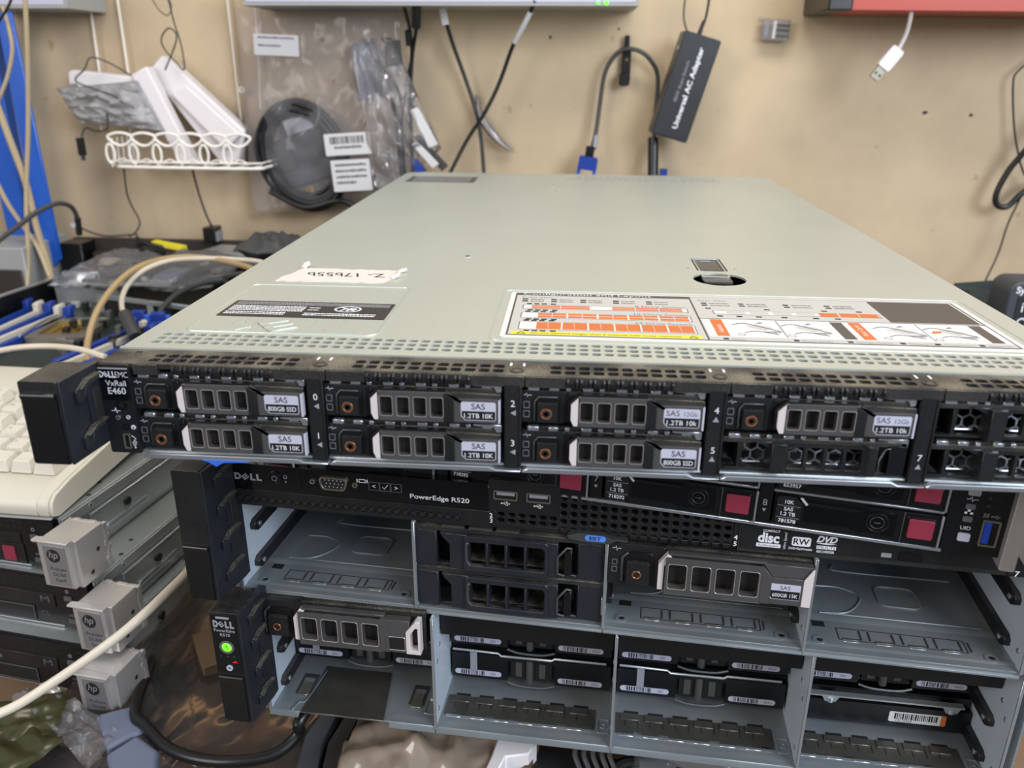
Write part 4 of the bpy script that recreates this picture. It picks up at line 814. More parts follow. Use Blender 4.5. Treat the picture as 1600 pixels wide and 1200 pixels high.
def carrier35(parent, top=None, bot=None, dirty=False):
    m = MB(); B_ = 'black_plastic'; m.box(0, 104, 3, 130, 0, 24.6, 'dusty_plastic'); m.prism(rrect(0, 30, 0, 25, 1.6), 0, 6, B_, 'y'); m.box(28, 104, 1, 6, .2, 24.6, 'dusty_plastic')
    m.T = FRONT; m.prism([(8, 1.6), (9.4, 5), (9.4, 18), (11.5, 21), (22.6, 21), (24, 19.6), (24, 1.6)], 0, 1, 'satin_black'); m.tube([(7.6, 3, .9), (7.6, 17.6, .9), (10.6, 20.6, .9)], .8, 'steel_dark', 6, 0)
    for zz in (7.6, 12): m.frame(rrect(2, 5, zz, zz+3.4, .4), rrect(2.5, 4.5, zz+.5, zz+2.9, .3), 0, .35, 'ink_grey')
    if dirty: m.text('+', 4, 21, 3, 'print_white', .1, 'c')
    else: m.tube([(2, 22.2, .1), (3.4, 22.2, .1), (4, 23.6, .1), (4.5, 20.6, .1), (5, 22.2, .1), (6.6, 22.2, .1)], .18, 'print_white', 4, 0)
    o = m.build('drive_carrier', parent, .35)
    b_ = MB(); b_.T = FRONT; b_.prism(rrect(10, 22, 2.6, 16, .8), .4, 3.4, 'black_plastic'); b_.ring((15.4, 8.8, 3.3), 1.8, 2.5, .4, 'copper'); b_.cyl((15.4, 8.8, 3.3), 1.7, .2, 'dark_void', 'z', 16); b_.build('release_button', o, .3)
    h = MB(); h.T = FRONT; HG = 'handle_grey'; D = 6
    h.prism([(26.5, 2), (29.5, 2), (29.5, 16.5), (33.2, 22), (31, 24), (26.5, 17.5)], .5, D-1.5, 'handle_light'); h.prism([(26.5, 16), (31.5, 24.4), (81, 24.4), (81, 23), (32, 23)], .5, D-2, HG)
    for i in range(4): x_ = 30+i*12.2; h.cell(x_, x_+12.2, 1, 23.2, x_+1.6, x_+11, 4.2, 19, 1.4, D, 5.4, HG, k=2); h.frame(rrect(x_+1.2, x_+11.4, 3.8, 19.4, 1.6), rrect(x_+1.7, x_+10.9, 4.3, 18.9, 1.3), D-.2, D+.15, 'handle_rim_highlight')
    h.prism([(78.8, 1), (84, 1), (84, 17), (78.8, 23.2)], .5, D, HG); h.box(30, 79, .4, 1.1, .5, D, HG); h.box(31, 78, 3, 20, -6, -5.6, 'dark_void')
    if dirty:
        h.prism([(84, 1), (96, 1), (96, 23), (79, 23), (84, 17)], .5, D-.4, HG); h.frame(rrect(81.5, 93.5, 2.6, 12, .8), rrect(82, 93, 3.1, 11.5, .6), D-.5, D, 'steel_bright'); h.prism(rrect(82, 93, 3.1, 11.5, .6), D-.5, D-.2, 'black_plastic')
        h.frame([(94, 1), (102.5, 1), (102.5, 23.6), (100, 23.6), (94, 16)], [(96.6, 3.4), (101, 3.4), (101, 19), (99.6, 19), (96.6, 14.6)], .5, D+.2, 'handle_light'); h.box(97, 101, 5, 17, -1, 1, 'slot_dark')
    else:
        h.prism([(84, 1), (104, 1), (104, 17), (84, 17)], .5, D-.4, HG); h.prism([(84, 17), (101, 17), (104, 24), (79, 24)], .5, D-1.2, HG); h.prism([(99.6, 1), (104.2, 1), (104.2, 23.6), (103.4, 23.6), (99.6, 17)], D-.6, D, 'handle_light')
    h.build('carrier_handle', o, .35)
    if top:
        lb = MB(); lb.T = TR(0, -(D-.4), 0) @ FRONT; lb.prism(rrect(83.6, 98.6, 4.4, 13.6, .5), 0, .15, 'label_silver'); lb.prism([(85, 4.7), (98.4, 4.7), (98.4, 9.6), (83.9, 9.6), (83.9, 5.8)], .1, .25, 'carrier_label')
        lb.text(top, 91, 10.4, 2.3, 'ink_black', .2, 'c'); lb.text(bot, 91.2, 6, 2.1, 'print_white', .3, 'c', bold=.004, w=12.6); lb.build('capacity_label', o)
    return o
c3 = carrier35(C, 'SAS', '600GB 15K'); c3.location = (.2222, -.001, .030); c3['label'] = 'single grey-handled drive carrier marked 600GB 15K'
dell_ear(C, 'rack_ear', -10.2, 8.5, 89.5, -26, 19, hooks=4, depth=2, yb=-1, label='tall black ear with catches')
ear_catch(C, -9.8, 9.2, 44, -26, 16)
# ------------------------------------------------------------------ server D: 2U at the bottom
D = thing('rack_server', 'two-unit server named PowerEdge R510 at the bottom of the right-hand stack, power light green', 'server', (.01833, .07143, -.21094), (0, -.3, -4.22))
PD = 105.26; XD = 8.4
m = MB(); m.box(0, 1.2, 3, 640, 0, 80, 'steel'); m.box(437, 438.2, 3, 640, 0, 80, 'steel'); m.box(0, 438, 160, 640, 0, 1, 'steel'); m.box(0, 438, 20, 640, 79.4, 80.6, 'steel'); m.box(0, 438, 639, 640, 0, 80, 'steel')
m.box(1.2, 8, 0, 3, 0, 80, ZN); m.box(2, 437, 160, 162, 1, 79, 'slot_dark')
for k in (1, 2, 3): bay_floor(m, XD+k*PD, XD+(k+1)*PD, 'd', 160)
m.box(XD, XD+PD, -1, 160, 0, 1.2, ZN); m.prism([(-2, -2.4), (-1, .8), (4, 1.5), (6, 1.5), (6, 0), (-2, -3)], XD-.5, XD+18, ZN, 'x'); m.prism([(-2, -2.4), (-1, .8), (4, 1.5), (6, 1.5), (6, 0), (-2, -3)], XD+76, XD+PD+.5, ZN, 'x')
m.prism([(XD+20, -2), (XD+73, -2), (XD+66, 40), (XD+22, 40)], 1.2, 2.0, 'spring_steel'); m.tube([(XD+14, -1, 1.5), (XD+16, 6, 1.6), (XD+20, 9, 1.6), (XD+23, 36, 1.6)], .7, ZN, 6, 4)
for x_ in (XD+10, XD+84): m.frame(rrect(x_, x_+10, 14, 32, .6), rrect(x_+1.5, x_+8.5, 17, 28, .4), 1.2, 1.6, 'steel_dark'); m.box(x_+1.6, x_+8.4, 12, 24, 1.3, 2.2, 'metal_usb'); m.cyl((x_+14, 22, 1.2), 2.4, .8, 'steel_bright', 'z', 16, 1.4)
m.frame(rrect(XD+95, XD+103, 8, 22, 1.5), rrect(XD+96, XD+102, 9, 21, 1.2), 1.2, 1.8, ZN)
m.build('chassis', D, .25)
bay_wall(D, XD+.2, 80, 'bay_wall', rails=True, y1=150, left=True)
for k in (1, 2, 3): bay_wall(D, XD+k*PD, 80, 'bay_wall', rails=False, y1=150)
bay_wall(D, XD+4*PD, 80, 'bay_wall', rails=True, y1=150, right=True)
c4 = carrier35(D, dirty=True); c4.location = (.0062, -.002, .0582); c4['label'] = 'dusty grey-handled drive carrier'
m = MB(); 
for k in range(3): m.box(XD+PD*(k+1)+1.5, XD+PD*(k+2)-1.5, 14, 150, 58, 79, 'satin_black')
m.build('upper_bay_shade', D)  # near-black blocks stand in for shade in the upper row of bays
# bare drives seated deep in the bays
def bare_drive(style='a'):
    m = MB(); SB = 'satin_black'; m.T = TR(0, 0, 0)
    m.box(0, 101, 4, 110, 1, 23, SB)
    if style == 'a':
        m.box(0, 36, 0, 4, 1.5, 20, SB); m.box(66, 101, 0, 4, 1.5, 20, SB); m.box(36, 66, 0, 4, 17, 21, SB); m.box(38, 64, 2, 4, 2, 17, 'dark_void'); m.cyl((50, 1.5, 1), 2.4, 17, 'sticker_dark', 'z', 10); m.box(41, 45, 1.6, 3, 4, 15, 'sticker_dark'); m.box(56, 60, 1.6, 3, 4, 15, 'sticker_dark')
        m.tube([(1, -.8, 23), (30, -.8, 22.6), (32, -.8, 20.8), (64, -.8, 20.8), (66, -.8, 22.4), (98, -.8, 22.4)], .8, 'steel', 6, 0)
        m.tube([(36, -1, 1.2), (44, -2.6, .2), (58, -2.6, .2), (66, -1, 1.2)], .8, 'steel_dark', 6, 4)
        m.box(12, 16.4, -.4, 0, 6, 22, 'print_grey'); m.T = TR(0, -.1, 0) @ FRONT; m.prism(rrect(2, 32, 3.6, 7.4, 1.8), 0, .25, 'label_silver'); m.prism(rrect(68, 96, 3.6, 7.4, 1.8), 0, .25, 'label_silver')
        random.seed(5)
        for x0_ in (6, 71):
            x_ = x0_
            while x_ < x0_+15: w_ = random.choice((.3, .5, .9)); m.box(x_, x_+w_, 3.9, 7.1, .25, .3, 'ink_black'); x_ += w_+random.choice((.3, .5, .8))
        m.text('282', 25, 4.6, 1.7, 'ink_grey', .3); m.text('4962', 89, 4.6, 1.7, 'ink_grey', .3)
    else:
        m.box(0, 101, 0, 4, 1, 16, SB); m.T = TR(0, -.1, 0) @ FRONT; m.prism(rrect(56, 88, 5, 12.4, 1), 0, .25, 'sticker_white'); m.prism(rrect(85, 88, 5, 12.4, .8), .05, .3, 'orange_ink'); random.seed(6); x_ = 59
        while x_ < 83: w_ = random.choice((.4, .6, 1)); m.box(x_, x_+w_, 7.2, 11.6, .25, .32, 'ink_black'); x_ += w_+random.choice((.4, .6))
        m.text('03L75968', 60, 5.4, 1.6, 'ink_black', .3); m.T = TR()
        m.prism([(0, 20), (16, 20), (18, 16.4), (24, 16.4), (26, 20), (84, 20), (86, 16.4), (92, 16.4), (94, 20), (96, 20), (96, 21), (0, 21)], -2, 2, 'steel', 'y')
        for x_ in (21, 89): m.cyl((x_, -1, 16.4), 2.2, 3, 'steel_bright', 'z', 12)
    return m
ba = bare_drive('a').build('bare_drive', D, .3); ba.location = ((XD+PD+2)/1000, .038, .0315); ba['label'] = 'upper black drive with white barcode strips in the second bay'
for k, zz, lab in ((1, .006, 'lower black drive in the second bay'), (2, .0315, 'upper black drive in the third bay'), (2, .006, 'lower black drive in the third bay'), (3, .0315, 'upper black drive in the right bay'), (0, .0095, 'black drive deep in the left bay')): dup(ba, D, ((XD+PD*k+2)/1000, .038, zz), lab)
bb = bare_drive('b').build('bare_drive', D, .3, label='lower black drive with a white and orange barcode sticker'); bb.location = ((XD+PD*3+2)/1000, .036, .004)
# ear with power light
dell_ear(D, 'rack_ear', -8.9, 11, 88, -24, 19, hooks=4, depth=2, yb=-1)
ear_catch(D, -8.5, 11.6, 45, -24, 16)
m = MB(); m.T = TR(-8.9, -24, 0) @ FRONT; m.prism(rrect(.6, 15.6, 47, 87, .6), 0, .5, 'satin_black'); logo(m, 2, 78.6, 4, 12.6, 'print_grey', .55, bold=.07); m.text('PowerEdge', 8.3, 75.4, 1.9, 'print_grey', .55, 'c', w=12.6, bold=.02); m.text('R510', 8.3, 72.4, 2, 'print_grey', .55, 'c', bold=.02); m.prism(rrect(4, 12, 84.2, 85.6, .2), .4, .6, 'print_grey')
m.ring((8.4, 65, .4), 3, 4.4, .6, 'ink_grey'); m.ring((8.4, 50.6, .4), 1.0, 1.9, .8, 'label_silver', n=16); m.cyl((8.4, 50.6, .4), 1.0, .5, 'ink_grey', 'z', 12)
for x_ in (4, 8, 12): m.cyl((x_, 58.4, .5), .4, .1, 'ink_grey', 'z', 8)
m.build('control_panel', D, .2)
m = MB(); m.T = TR(-8.9, -24, 0) @ FRONT; m.cyl((8.4, 65, .5), 3, .8, 'green_led', 'z', 20, 2.4); m.ring((8.4, 65, 1.25), .9, 1.3, .1, 'slot_dark', n=16); m.box(8.2, 8.7, 65.3, 67.2, 1.2, 1.4, 'slot_dark'); m.build('power_button', D, label='glowing green power button')
m = MB(); m.T = TR(-8.9, -24, 0) @ FRONT; m.tube([(10.6, 54.6, .6), (12, 54.6, .6), (12.3, 56, .6), (12.6, 54.6, .6), (13.4, 54.6, .6)], .2, 'red_led', 4, 0); m.build('warning_light', D)
# ------------------------------------------------------------------ left stack: three equal thin servers
def left_server(lab, loc, media, seed):
    S = thing('rack_server', lab, 'server', loc, (0, 0, -8.5), 'thin servers in the left-hand stack')
    m = MB(); m.box(0, 434, 2, 3, 0, 42.4, 'satin_black'); m.box(0, 434, 3, 600, 0.1, 42.2, 'steel'); m.box(0, 404, -1, 3, 0, 1.6, 'steel_bright')
    m.T = TR(434, 0, 0) @ Matrix(((0, 0, 1, 0), (1, 0, 0, 0), (0, 1, 0, 0), (0, 0, 0, 1)))
    # slide rail with studs, slots and ribs
    m.box(4, 600, 33, 41, 0, 1.6, 'steel'); m.box(30, 600, 6, 31.4, 0, 3.4, 'steel'); m.box(30, 600, 30.6, 32, 3.2, 4.2, 'steel_bright')
    for y_ in (12, 34, 130, 200): m.ring((y_, 37.4, 1.6), 1.1, 2.4, .5, 'steel_bright', n=16); m.cyl((y_, 37.4, 1.5), 1.1, .3, 'slot_dark', 'z', 12)
    for y_ in (70, 190, 330): m.cyl((y_, 22, 3.4), 3.6, 2.4, 'black_plastic', 'z', 20); m.cyl((y_, 22, 5.8), 2.2, .4, 'satin_black', 'z', 16)
    for y_ in (44, 150, 280): m.frame(rrect(y_, y_+52, 9.5, 15, 2.7), rrect(y_+1.4, y_+50.6, 10.9, 13.6, 1.3), 3.4, 4.5, 'steel_bright')
    m.T = TR()
    for (x_, y_) in ((430, 40), (430, 120), (424, 60), (428, 200)): m.cyl((x_, y_, 42.1), 1.8, .3, 'slot_dark', 'z', 12)
    m.build('chassis', S, .4)
    f_ = MB(); f_.box(300, 431, -1.2, 4, 1.4, 41.8, 'satin_black'); f_.T = TR(0, -1.2, 0) @ FRONT
    for i in range(17):
        for j in range(2): f_.prism(rrect(314+i*5.4, 318+i*5.4, 32+j*4.4, 35+j*4.4, .5), -.05, .06, 'dark_void')
    if media:
        f_.prism(rrect(300, 401, 17.4, 28.6, .4), 0, .8, 'black_plastic'); f_.prism(rrect(300, 381, 3.2, 15.8, .3), 0, .7, 'black_plastic'); f_.frame(rrect(300, 381, 3.2, 15.8, .3), rrect(300.5, 380.4, 3.8, 15.2, .2), .7, .9, 'ink_grey')
        f_.text('M', 389, 21.5, 5.4, 'ink_grey', .9, w=7.5); f_.text('CL', 386, 8.4, 4.2, 'ink_grey', .1, w=8) if seed == 2 else None
        f_.prism(rrect(346, 352, 21, 24, .3), .7, .9, 'ink_grey')
    else:
        f_.prism(rrect(300, 401, 19.8, 28, .6), 0, .8, 'black_plastic'); f_.prism(rrect(300, 402, 2, 19, .6), 0, .9, 'black_plastic'); f_.prism(rrect(383.5, 394, 4.2, 16.4, .8), .9, 2, 'red_button')
    f_.prism(rrect(410, 416.4, 5, 9, .6), 0, 1, 'ink_grey'); f_.prism(rrect(410, 416.4, 25, 29, .6), 0, 1, 'ink_grey'); f_.ring((413, 33, 0), 1, 1.5, .15, 'print_grey', n=12)
    f_.text('UID', 413, 11, 1.8, 'print_grey', .1, 'c'); f_.tube([(410, 22, .1), (412, 22, .1), (413, 23.4, .1), (414, 20.6, .1), (416, 22, .1)], .16, 'print_grey', 4, 0)
    for j in range(5): f_.prism(rrect(418.4, 428, 20+j*4, 22+j*4, .9), -.05, .06, 'dark_void')
    f_.build('front_panel', S, .2)
    hp_ear(S, 438.5, True, seed); return S
left_server('topmost of the three thin servers in the left-hand stack, directly under the keyboard', (-.5955, .2403, -.191), False, 1)
left_server('middle one of the three thin servers in the left-hand stack', (-.5689, .2258, -.234), True, 2)
left_server('bottom one of the three thin servers in the left-hand stack', (-.5637, .2074, -.277), True, 3)
# ------------------------------------------------------------------ keyboard
K = thing('keyboard', 'ivory computer keyboard lying on top of the left-hand server stack', 'keyboard', (-.170, .176, -.1485), (3.2, 0, -2.5))
m = MB(); KW = 440
prof = [(6, 0), (1, 3), (0, 8), (2, 13), (7, 16.5), (26, 19), (30, 17), (152, 21.5), (155, 27), (200, 30), (206, 27), (206, 0)]
m.prism(prof, -KW, -9, 'ivory_plastic', 'x'); prof2 = [(6, 0), (1, 3), (0, 8), (2, 14), (7, 18), (26, 20.6), (152, 26), (200, 31), (206, 28), (206, 0)]
m.prism(prof2, -9, 0, 'ivory_plastic', 'x'); m.prism([(p_[0]+.6, p_[1]-.5 if p_[1] > 2 else p_[1]) for p_ in prof2], 0, 3, 'ivory_plastic', 'x'); m.box(-KW-.1, 1, -.6, 3, .2, 1.8, 'grey_case')
m.build('case', K, 2.2, seg=3)
def keycap(w_, d_=18, h_=9.5):
    m = MB(); a_ = [(-w_/2+.4, .4), (w_/2-.4, .4), (w_/2-.4, d_-.4), (-w_/2+.4, d_-.4)]; b_ = [(-w_/2+2.6, 3), (w_/2-2.6, 3), (w_/2-2.6, d_-2.0), (-w_/2+2.6, d_-2.0)]
    m.add([(*p_, 0) for p_ in a_]+[(*p_, h_-(0 if i < 2 else -.8)) for i, p_ in enumerate(b_)]+[(0, d_*.55, h_-.6)], [(3, 2, 1, 0), (0, 1, 5, 4), (1, 2, 6, 5), (2, 3, 7, 6), (3, 0, 4, 7), (4, 5, 8), (5, 6, 8), (6, 7, 8), (7, 4, 8)], 'key_ivory')
    return m
kp = {}
def legend(mb, t_, w_): mb.text(t_, -w_/2+4.2, 10.5, 3.0, 'key_print', 9.95)
rows_ = [[(' 0', 2), ('.', 1), ('Ent', 1)], [('1', 1), ('2', 1), ('3', 1)], [('4', 1), ('5', 1), ('6', 1)], [('7', 1), ('8', 1), ('9', 1), ('+', 1)], [('N', 1), ('/', 1), ('*', 1), ('-', 1)]]
grid = [['Ent', '.', ('0', 2), None, '>', 'v', '<', None, 'Ctl', 'M', 'W'], [None, '3', '2', '1', None, None, '^', None, None, ('Shift', 2), '/', '.'], ['+', '6', '5', '4', None, None, None, None, ('Enter', 2), ';', 'L', 'K'], [None, '9', '8', '7', None, 'PD', 'End', 'Del', None, '\\', ']', '['], ['-', '*', '/', 'Num', None, 'PU', 'Hm', 'Ins', None, ('Back', 2), '=', '-'], [None, None, None, None, None, 'Pa', 'SL', 'PS', None, 'F12', 'F11', 'F10', 'F9']]
for r_, row_ in enumerate(grid):
    x_ = -14.; y_ = 33+r_*19.2+(6 if r_ == 5 else 0)
    for it in row_:
        if it is None: x_ -= 19 if r_ < 5 and x_ > -80 and row_.index(None) == 0 and x_ > -16 else 8 if x_ < -30 else 19; continue
        t_, u_ = it if isinstance(it, tuple) else (it, 1); w_ = 19*u_-.6
        km = keycap(w_); legend(km, t_, w_); ko = km.build('key', K, .7, seg=2); ko.location = ((x_-9.5*u_)/1000, y_/1000, (17.6+(y_-30)*.037)/1000); x_ -= 19*u_
# ------------------------------------------------------------------ things on and in front of the wall
def cable(name, label, pts, r, m, cat='cable', group=None, extra=None, bevel=0, n=8, sm=6):
    """pts: (u, v, Y) lines of sight to real depths, or Vectors in metres"""
    P = [mm(p) if isinstance(p, Vector) else mm(pt(p[0], p[1], Y=p[2])) for p in pts]
    q = MB(); q.tube(P, r, m, n, sm)
    if extra: extra(q, P)
    o = q.build(name, bevel=bevel); tag(o, label, cat, group); return o
def wallq(u, v, Y): p = pt(u, v, Y=Y); return (p.x*1000, p.z*1000)
def quad(mb, pts, Y, d, m, r=0):
    """solid plate standing parallel to the wall: corners seen at pixels, front face at depth Y, thickness d mm towards the wall"""
    poly = [wallq(u, v, Y) for u, v in pts]; mb.prism(poly, Y*1000, Y*1000+d, m, 'y'); return mb
# blue upright
q = MB(); quad(q, [(-8, 20), (17, 18), (96, 404), (72, 432)], .80, 5, 'blue_paint'); quad(q, [(-60, 40), (-20, 20), (60, 440), (30, 450)], .83, 20, 'blue_paint')
o = q.build('blue_upright', bevel=1.5); tag(o, 'slanting blue painted metal upright against the wall at the left', 'metal upright')
# grey network switch shelves cut by the top of the frame
def switch(name, u0, u1, v, Y, lab, led=False):
    a_, b_ = pt(u0, v, Y=Y), pt(u1, v, Y=Y); z_ = (a_.z+b_.z)/2*1000; q = thing(name, lab, 'network switch', (a_.x, Y, z_/1000))
    w_ = (b_.x-a_.x)*1000; m_ = MB(); m_.box(0, w_, 0, 95, 0, 42, 'grey_case'); m_.box(4, w_-4, -.8, 0, 4, 38, 'label_silver'); m_.build('case', q, 1.5)
    if led: m_ = MB(); m_.cyl((w_-40, -1.6, 3.4), 2.4, 1.2, 'green_led', 'y', 12); m_.cyl((w_-50, -1.6, 3.4), 1.6, 1.2, 'green_led', 'y', 12); m_.build('status_light', q)
switch('network_switch', 380, 998, 9, .80, 'long grey switch box at the top edge with green lights', True)
switch('network_switch', -60, 106, 13, .80, 'short grey box end at the top left corner above the blue upright')
# red bin at the top right
a_ = pt(1296, 16, Y=.78); rb = thing('storage_bin', 'red plastic storage bin with a black end on the wall, top right', 'bin', (a_.x, .78, a_.z))
m = MB(); m.prism([(26, 0), (330, -2), (330, 60), (26, 60)], 0, 118, 'red_bin', 'y'); m.box(120, 124, -1.2, 0, 2, 60, 'red_bin', TR() @ RY(-8)); m.build('bin_body', rb, 1.5)
m = MB(); m.box(-2, 26, -2, 118, 0, 60, 'satin_black'); m.build('bin_end', rb, 1.5)
# wire basket
bo = thing('wire_basket', 'white wire basket with a chain pattern hanging on the wall', 'basket', (0, 0, 0))
YB = .815
for (u0, v0, u1, v1) in ((138, -10, 156, 116), (182, -10, 201, 118), (354, -10, 379, 206), (397, -10, 404, 80)):
    m = MB(); m.tube([mm(pt(u0, v0, Y=.892)), mm(pt(u1, v1, Y=.89)), mm(pt(u1+3, v1+90 if v1 < 150 else v1+45, Y=.89))], 1.7, 'basket_white', 8, 0); m.build('hanging_wire', bo)
m = MB(); m.ring((0, 0, 0), 1.8, 4.6, 2, 'basket_white', T=TR(*[c for c in mm(pt(378, 140, Y=.886))]) @ FRONT)
m.build('screw_eye', bo)
m = MB(); zt_, zb_ = wallq(280, 206, YB)[1], wallq(280, 262, YB)[1]; xl, xr = wallq(172, 230, YB)[0], wallq(392, 230, YB)[0]
rim = lambda z: [(xl-4, 892, z), (xl-6, 850, z), (xl+4, YB*1000+6, z), (xl+26, YB*1000, z), ((xl+xr)/2, YB*1000-3, z), (xr, YB*1000, z), (xr+12, YB*1000+20, z), (xr+12, 892, z)]
m.tube(rim(zb_), 2.2, 'basket_white', 8, 6); m.tube(rim(zb_+7), 1.2, 'basket_white', 6, 6)
m.build('rim', bo)
m = MB(); nr = 6; st = (xr-xl)/nr
for i in range(nr):
    cx = xl+st*(i+.5)
    T_ = TR(cx, YB*1000-1, zt_-9) @ FRONT; n_ = 26
    m.tube([(st*.52*math.cos(2*PI*j/n_), 8.5*math.sin(2*PI*j/n_)*(1-.35*math.cos(2*PI*j/n_)**2)+(1.5*math.cos(4*PI*j/n_)), 0) for j in range(n_)], 1.9, 'basket_white', 6, 0, T=T_, closed=True)
    T_ = TR(cx-st*.5, YB*1000-1, (zt_+zb_)/2-6) @ FRONT
    m.tube([(6.0*math.cos(2*PI*j/n_), 13*math.sin(2*PI*j/n_), 0) for j in range(n_)], 1.8, 'basket_white', 6, 0, T=T_, closed=True)
    m.tube([(cx-st*.3, YB*1000-1, zb_+7), (cx, YB*1000-1, zb_+11), (cx+st*.3, YB*1000-1, zb_+7)], 1.0, 'basket_white', 6, 4); m.tube([(cx-st*.5, YB*1000-1, zb_+9), (cx-st*.5, YB*1000-1, zb_)], 1.1, 'basket_white', 6, 0)
for i in range(5): m.tube([(xl-4, 830+i*14, zt_-10), (xl-6, 830+i*14, zb_)], 1.1, 'basket_white', 6, 0)
m.build('chain_lattice', bo)
m = MB()
for i in range(9): x_ = xl+8+i*(xr-xl-10)/8; m.tube([(x_, YB*1000+2, zb_), (x_, 892, zb_)], 1.2, 'basket_white', 6, 0)
m.build('base_wires', bo)
# white plastic adapters in the basket
def white_block(lab, pts, Y, d, extra=None):
    q = MB(); quad(q, pts, Y, d, 'white_plastic')
    if extra: extra(q)
    o = q.build('white_adapter', bevel=3, seg=3); tag(o, lab, 'adapter', None); return o
white_block('narrow white plastic adapter leaning inside the wire basket, middle of three', [(203, 117), (228, 103), (306, 256), (282, 259)], .838, 20)
white_block('wide white plastic adapter leaning right inside the wire basket', [(230, 112), (252, 86), (268, 98), (383, 205), (372, 254), (345, 256)], .862, 24, lambda q: quad(q, [(266, 147), (290, 132), (376, 210), (352, 236)], .852, 14, 'white_plastic'))
white_block('horizontal white plastic adapter at the left end of the wire basket', [(105, 112), (112, 109), (206, 119), (226, 166), (124, 144), (119, 132), (107, 134)], .848, 26)
# crinkled grey antistatic pouch
def bagfn(cs, Y, bulge=0):
    (p00, p10, p11, p01) = [Vector(wallq(u, v, Y)) for u, v in cs]
    def fn(u, v):
        a = p00.lerp(p10, u).lerp(p01.lerp(p11, u), v); n_ = noise.noise(Vector((a.x*.03, a.y*.03, 1)))*6
        return (a.x, Y*1000+n_*.6, a.y), (0, -1, 0)
    return fn
def bag(name, lab, cat, cs, Y, th, m, nx=34, ny=30, amp=.5, fs=.05, parts=None, group=None, root=None):
    q = MB(); seed = random.random()*99
    def thick(u, v, sg):
        e = min(u, 1-u, v, 1-v)*2; b_ = th*min(1, (e*2.2))**.6
        return b_*(1+amp*noise.noise(Vector((u*7+seed, v*7, sg)))) + amp*th*.45*abs(noise.noise(Vector((u*17+seed, v*9, sg*3))))
    q.pillow(nx, ny, bagfn(cs, Y), thick, m)
    if root: return q.build(name, root)
    o = q.build(name); tag(o, lab, cat, group); return o
random.seed(11)
q = bag('antistatic_pouch', 'crumpled grey bubble pouch stuffed behind the wire basket rim', 'pouch', [(88, 138), (214, 126), (258, 206), (124, 192)], .835, 14, 'pouch_film', amp=.9)
cable('usb_lead', 'thin black lead with a small black plug hanging at the left of the basket', [(205, 118, .85), (170, 98, .84), (142, 90, .83), (132, 108, .825), (118, 126, .82), (150, 140, .82), (185, 155, .82), (168, 175, .82), (168, 200, .82), (150, 205, .83), (133, 200, .84), (126, 220, .84)], 1.1, 'cable_grey', extra=lambda q, P: (q.box(P[-1][0]-5, P[-1][0]+4, P[-1][1]-3, P[-1][1]+3, P[-1][2]-20, P[-1][2]+4, 'satin_black'), q.box(P[-1][0]-3, P[-1][0]+2, P[-1][1]-1.5, P[-1][1]+1.5, P[-1][2]-27, P[-1][2]-20, 'cable_grey')))
cable('thin_wire', 'thin dark wire looping down to the white adapters in the basket', [(236, -5, .86), (248, 15, .86), (262, 24, .86), (268, 10, .86), (262, -5, .86)], .7, 'cable_grey')
cable('thin_wire', 'thin dark double wire plugged into the widest white adapter', [(262, -5, .85), (272, 35, .85), (283, 70, .85), (288, 108, .85), (276, 98, .85), (258, 78, .85), (252, 60, .855), (264, 44, .85), (276, 60, .85), (258, 110, .84)], 1.0, 'cable_black')
cable('thin_wire', 'thin dark cable hanging from the basket in a gentle curve, left one', [(193, 258, .84), (198, 300, .86), (206, 322, .87), (218, 345, .87), (214, 360, .86), (202, 370, .85)], 1.3, 'cable_grey')
cable('thin_wire', 'thin dark cable hanging straight from the basket to a black plug', [(300, 262, .84), (310, 300, .86), (322, 335, .85), (332, 356, .84)], 1.5, 'cable_black', extra=lambda q, P: (q.box(P[-1][0]-9, P[-1][0]+8, 826, 852, P[-1][2]-20, P[-1][2]+2, 'satin_black'), q.box(P[-1][0]+8, P[-1][0]+11, 830, 848, P[-1][2]-18, P[-1][2]-4, 'print_grey')))
# clear bags with cables in them
o = bag('plastic_bag', 'large clear plastic bag holding a coiled black cable, hanging on the wall', 'bag', [(366, 12), (632, -8), (650, 300), (396, 338)], .868, 15, 'clear_film', 44, 44, .8)
def sticker(u0, v0, u1, v1, Y, rot, lines=3, bars=False, par=None, nm='sticker'):
    q = MB(); c_ = mm(pt((u0+u1)/2, (v0+v1)/2, Y=Y)); sc = 1000*((pt(801, 600, Y=Y)-pt(800, 600, Y=Y)).length); w_, h_ = (u1-u0)*sc, (v1-v0)*sc
    q.T = TR(*c_) @ RY(rot) @ FRONT; q.prism(rrect(-w_/2, w_/2, -h_/2, h_/2, 1.5), -.2, .3, 'sticker_white')
    if bars:
        x_ = -w_*.38
        while x_ < w_*.36: ww = random.choice((.6, 1, 1.6)); q.box(x_, x_+ww, h_*.02, h_*.36, .3, .4, 'ink_black'); x_ += ww+random.choice((.6, 1.2))
        scribble(q, -w_*.3, w_*.3, -h_*.2, h_*.14, 'ink_grey', .3, .6, 1.5, 4)
    else:
        for i in range(lines): scribble(q, -w_*.4, w_*(.4 if i < lines-1 else .1), h_*(.3-i*.75/lines), h_*.09, 'ink_grey', .3, .5, 1.2, 4)
    return q.build(nm, par)
sticker(400, 57, 463, 84, .85, 2, 2, par=o); sticker(510, 210, 577, 240, .838, -4, bars=True, par=o); sticker(521, 252, 578, 296, .838, -4, 4, par=o)
m = MB(); m.ring((0, 0, 0), 1.5, 3, .6, 'steel_dark', T=TR(*mm(pt(504, 62, Y=.85))) @ FRONT); m.build('punch_hole', o)
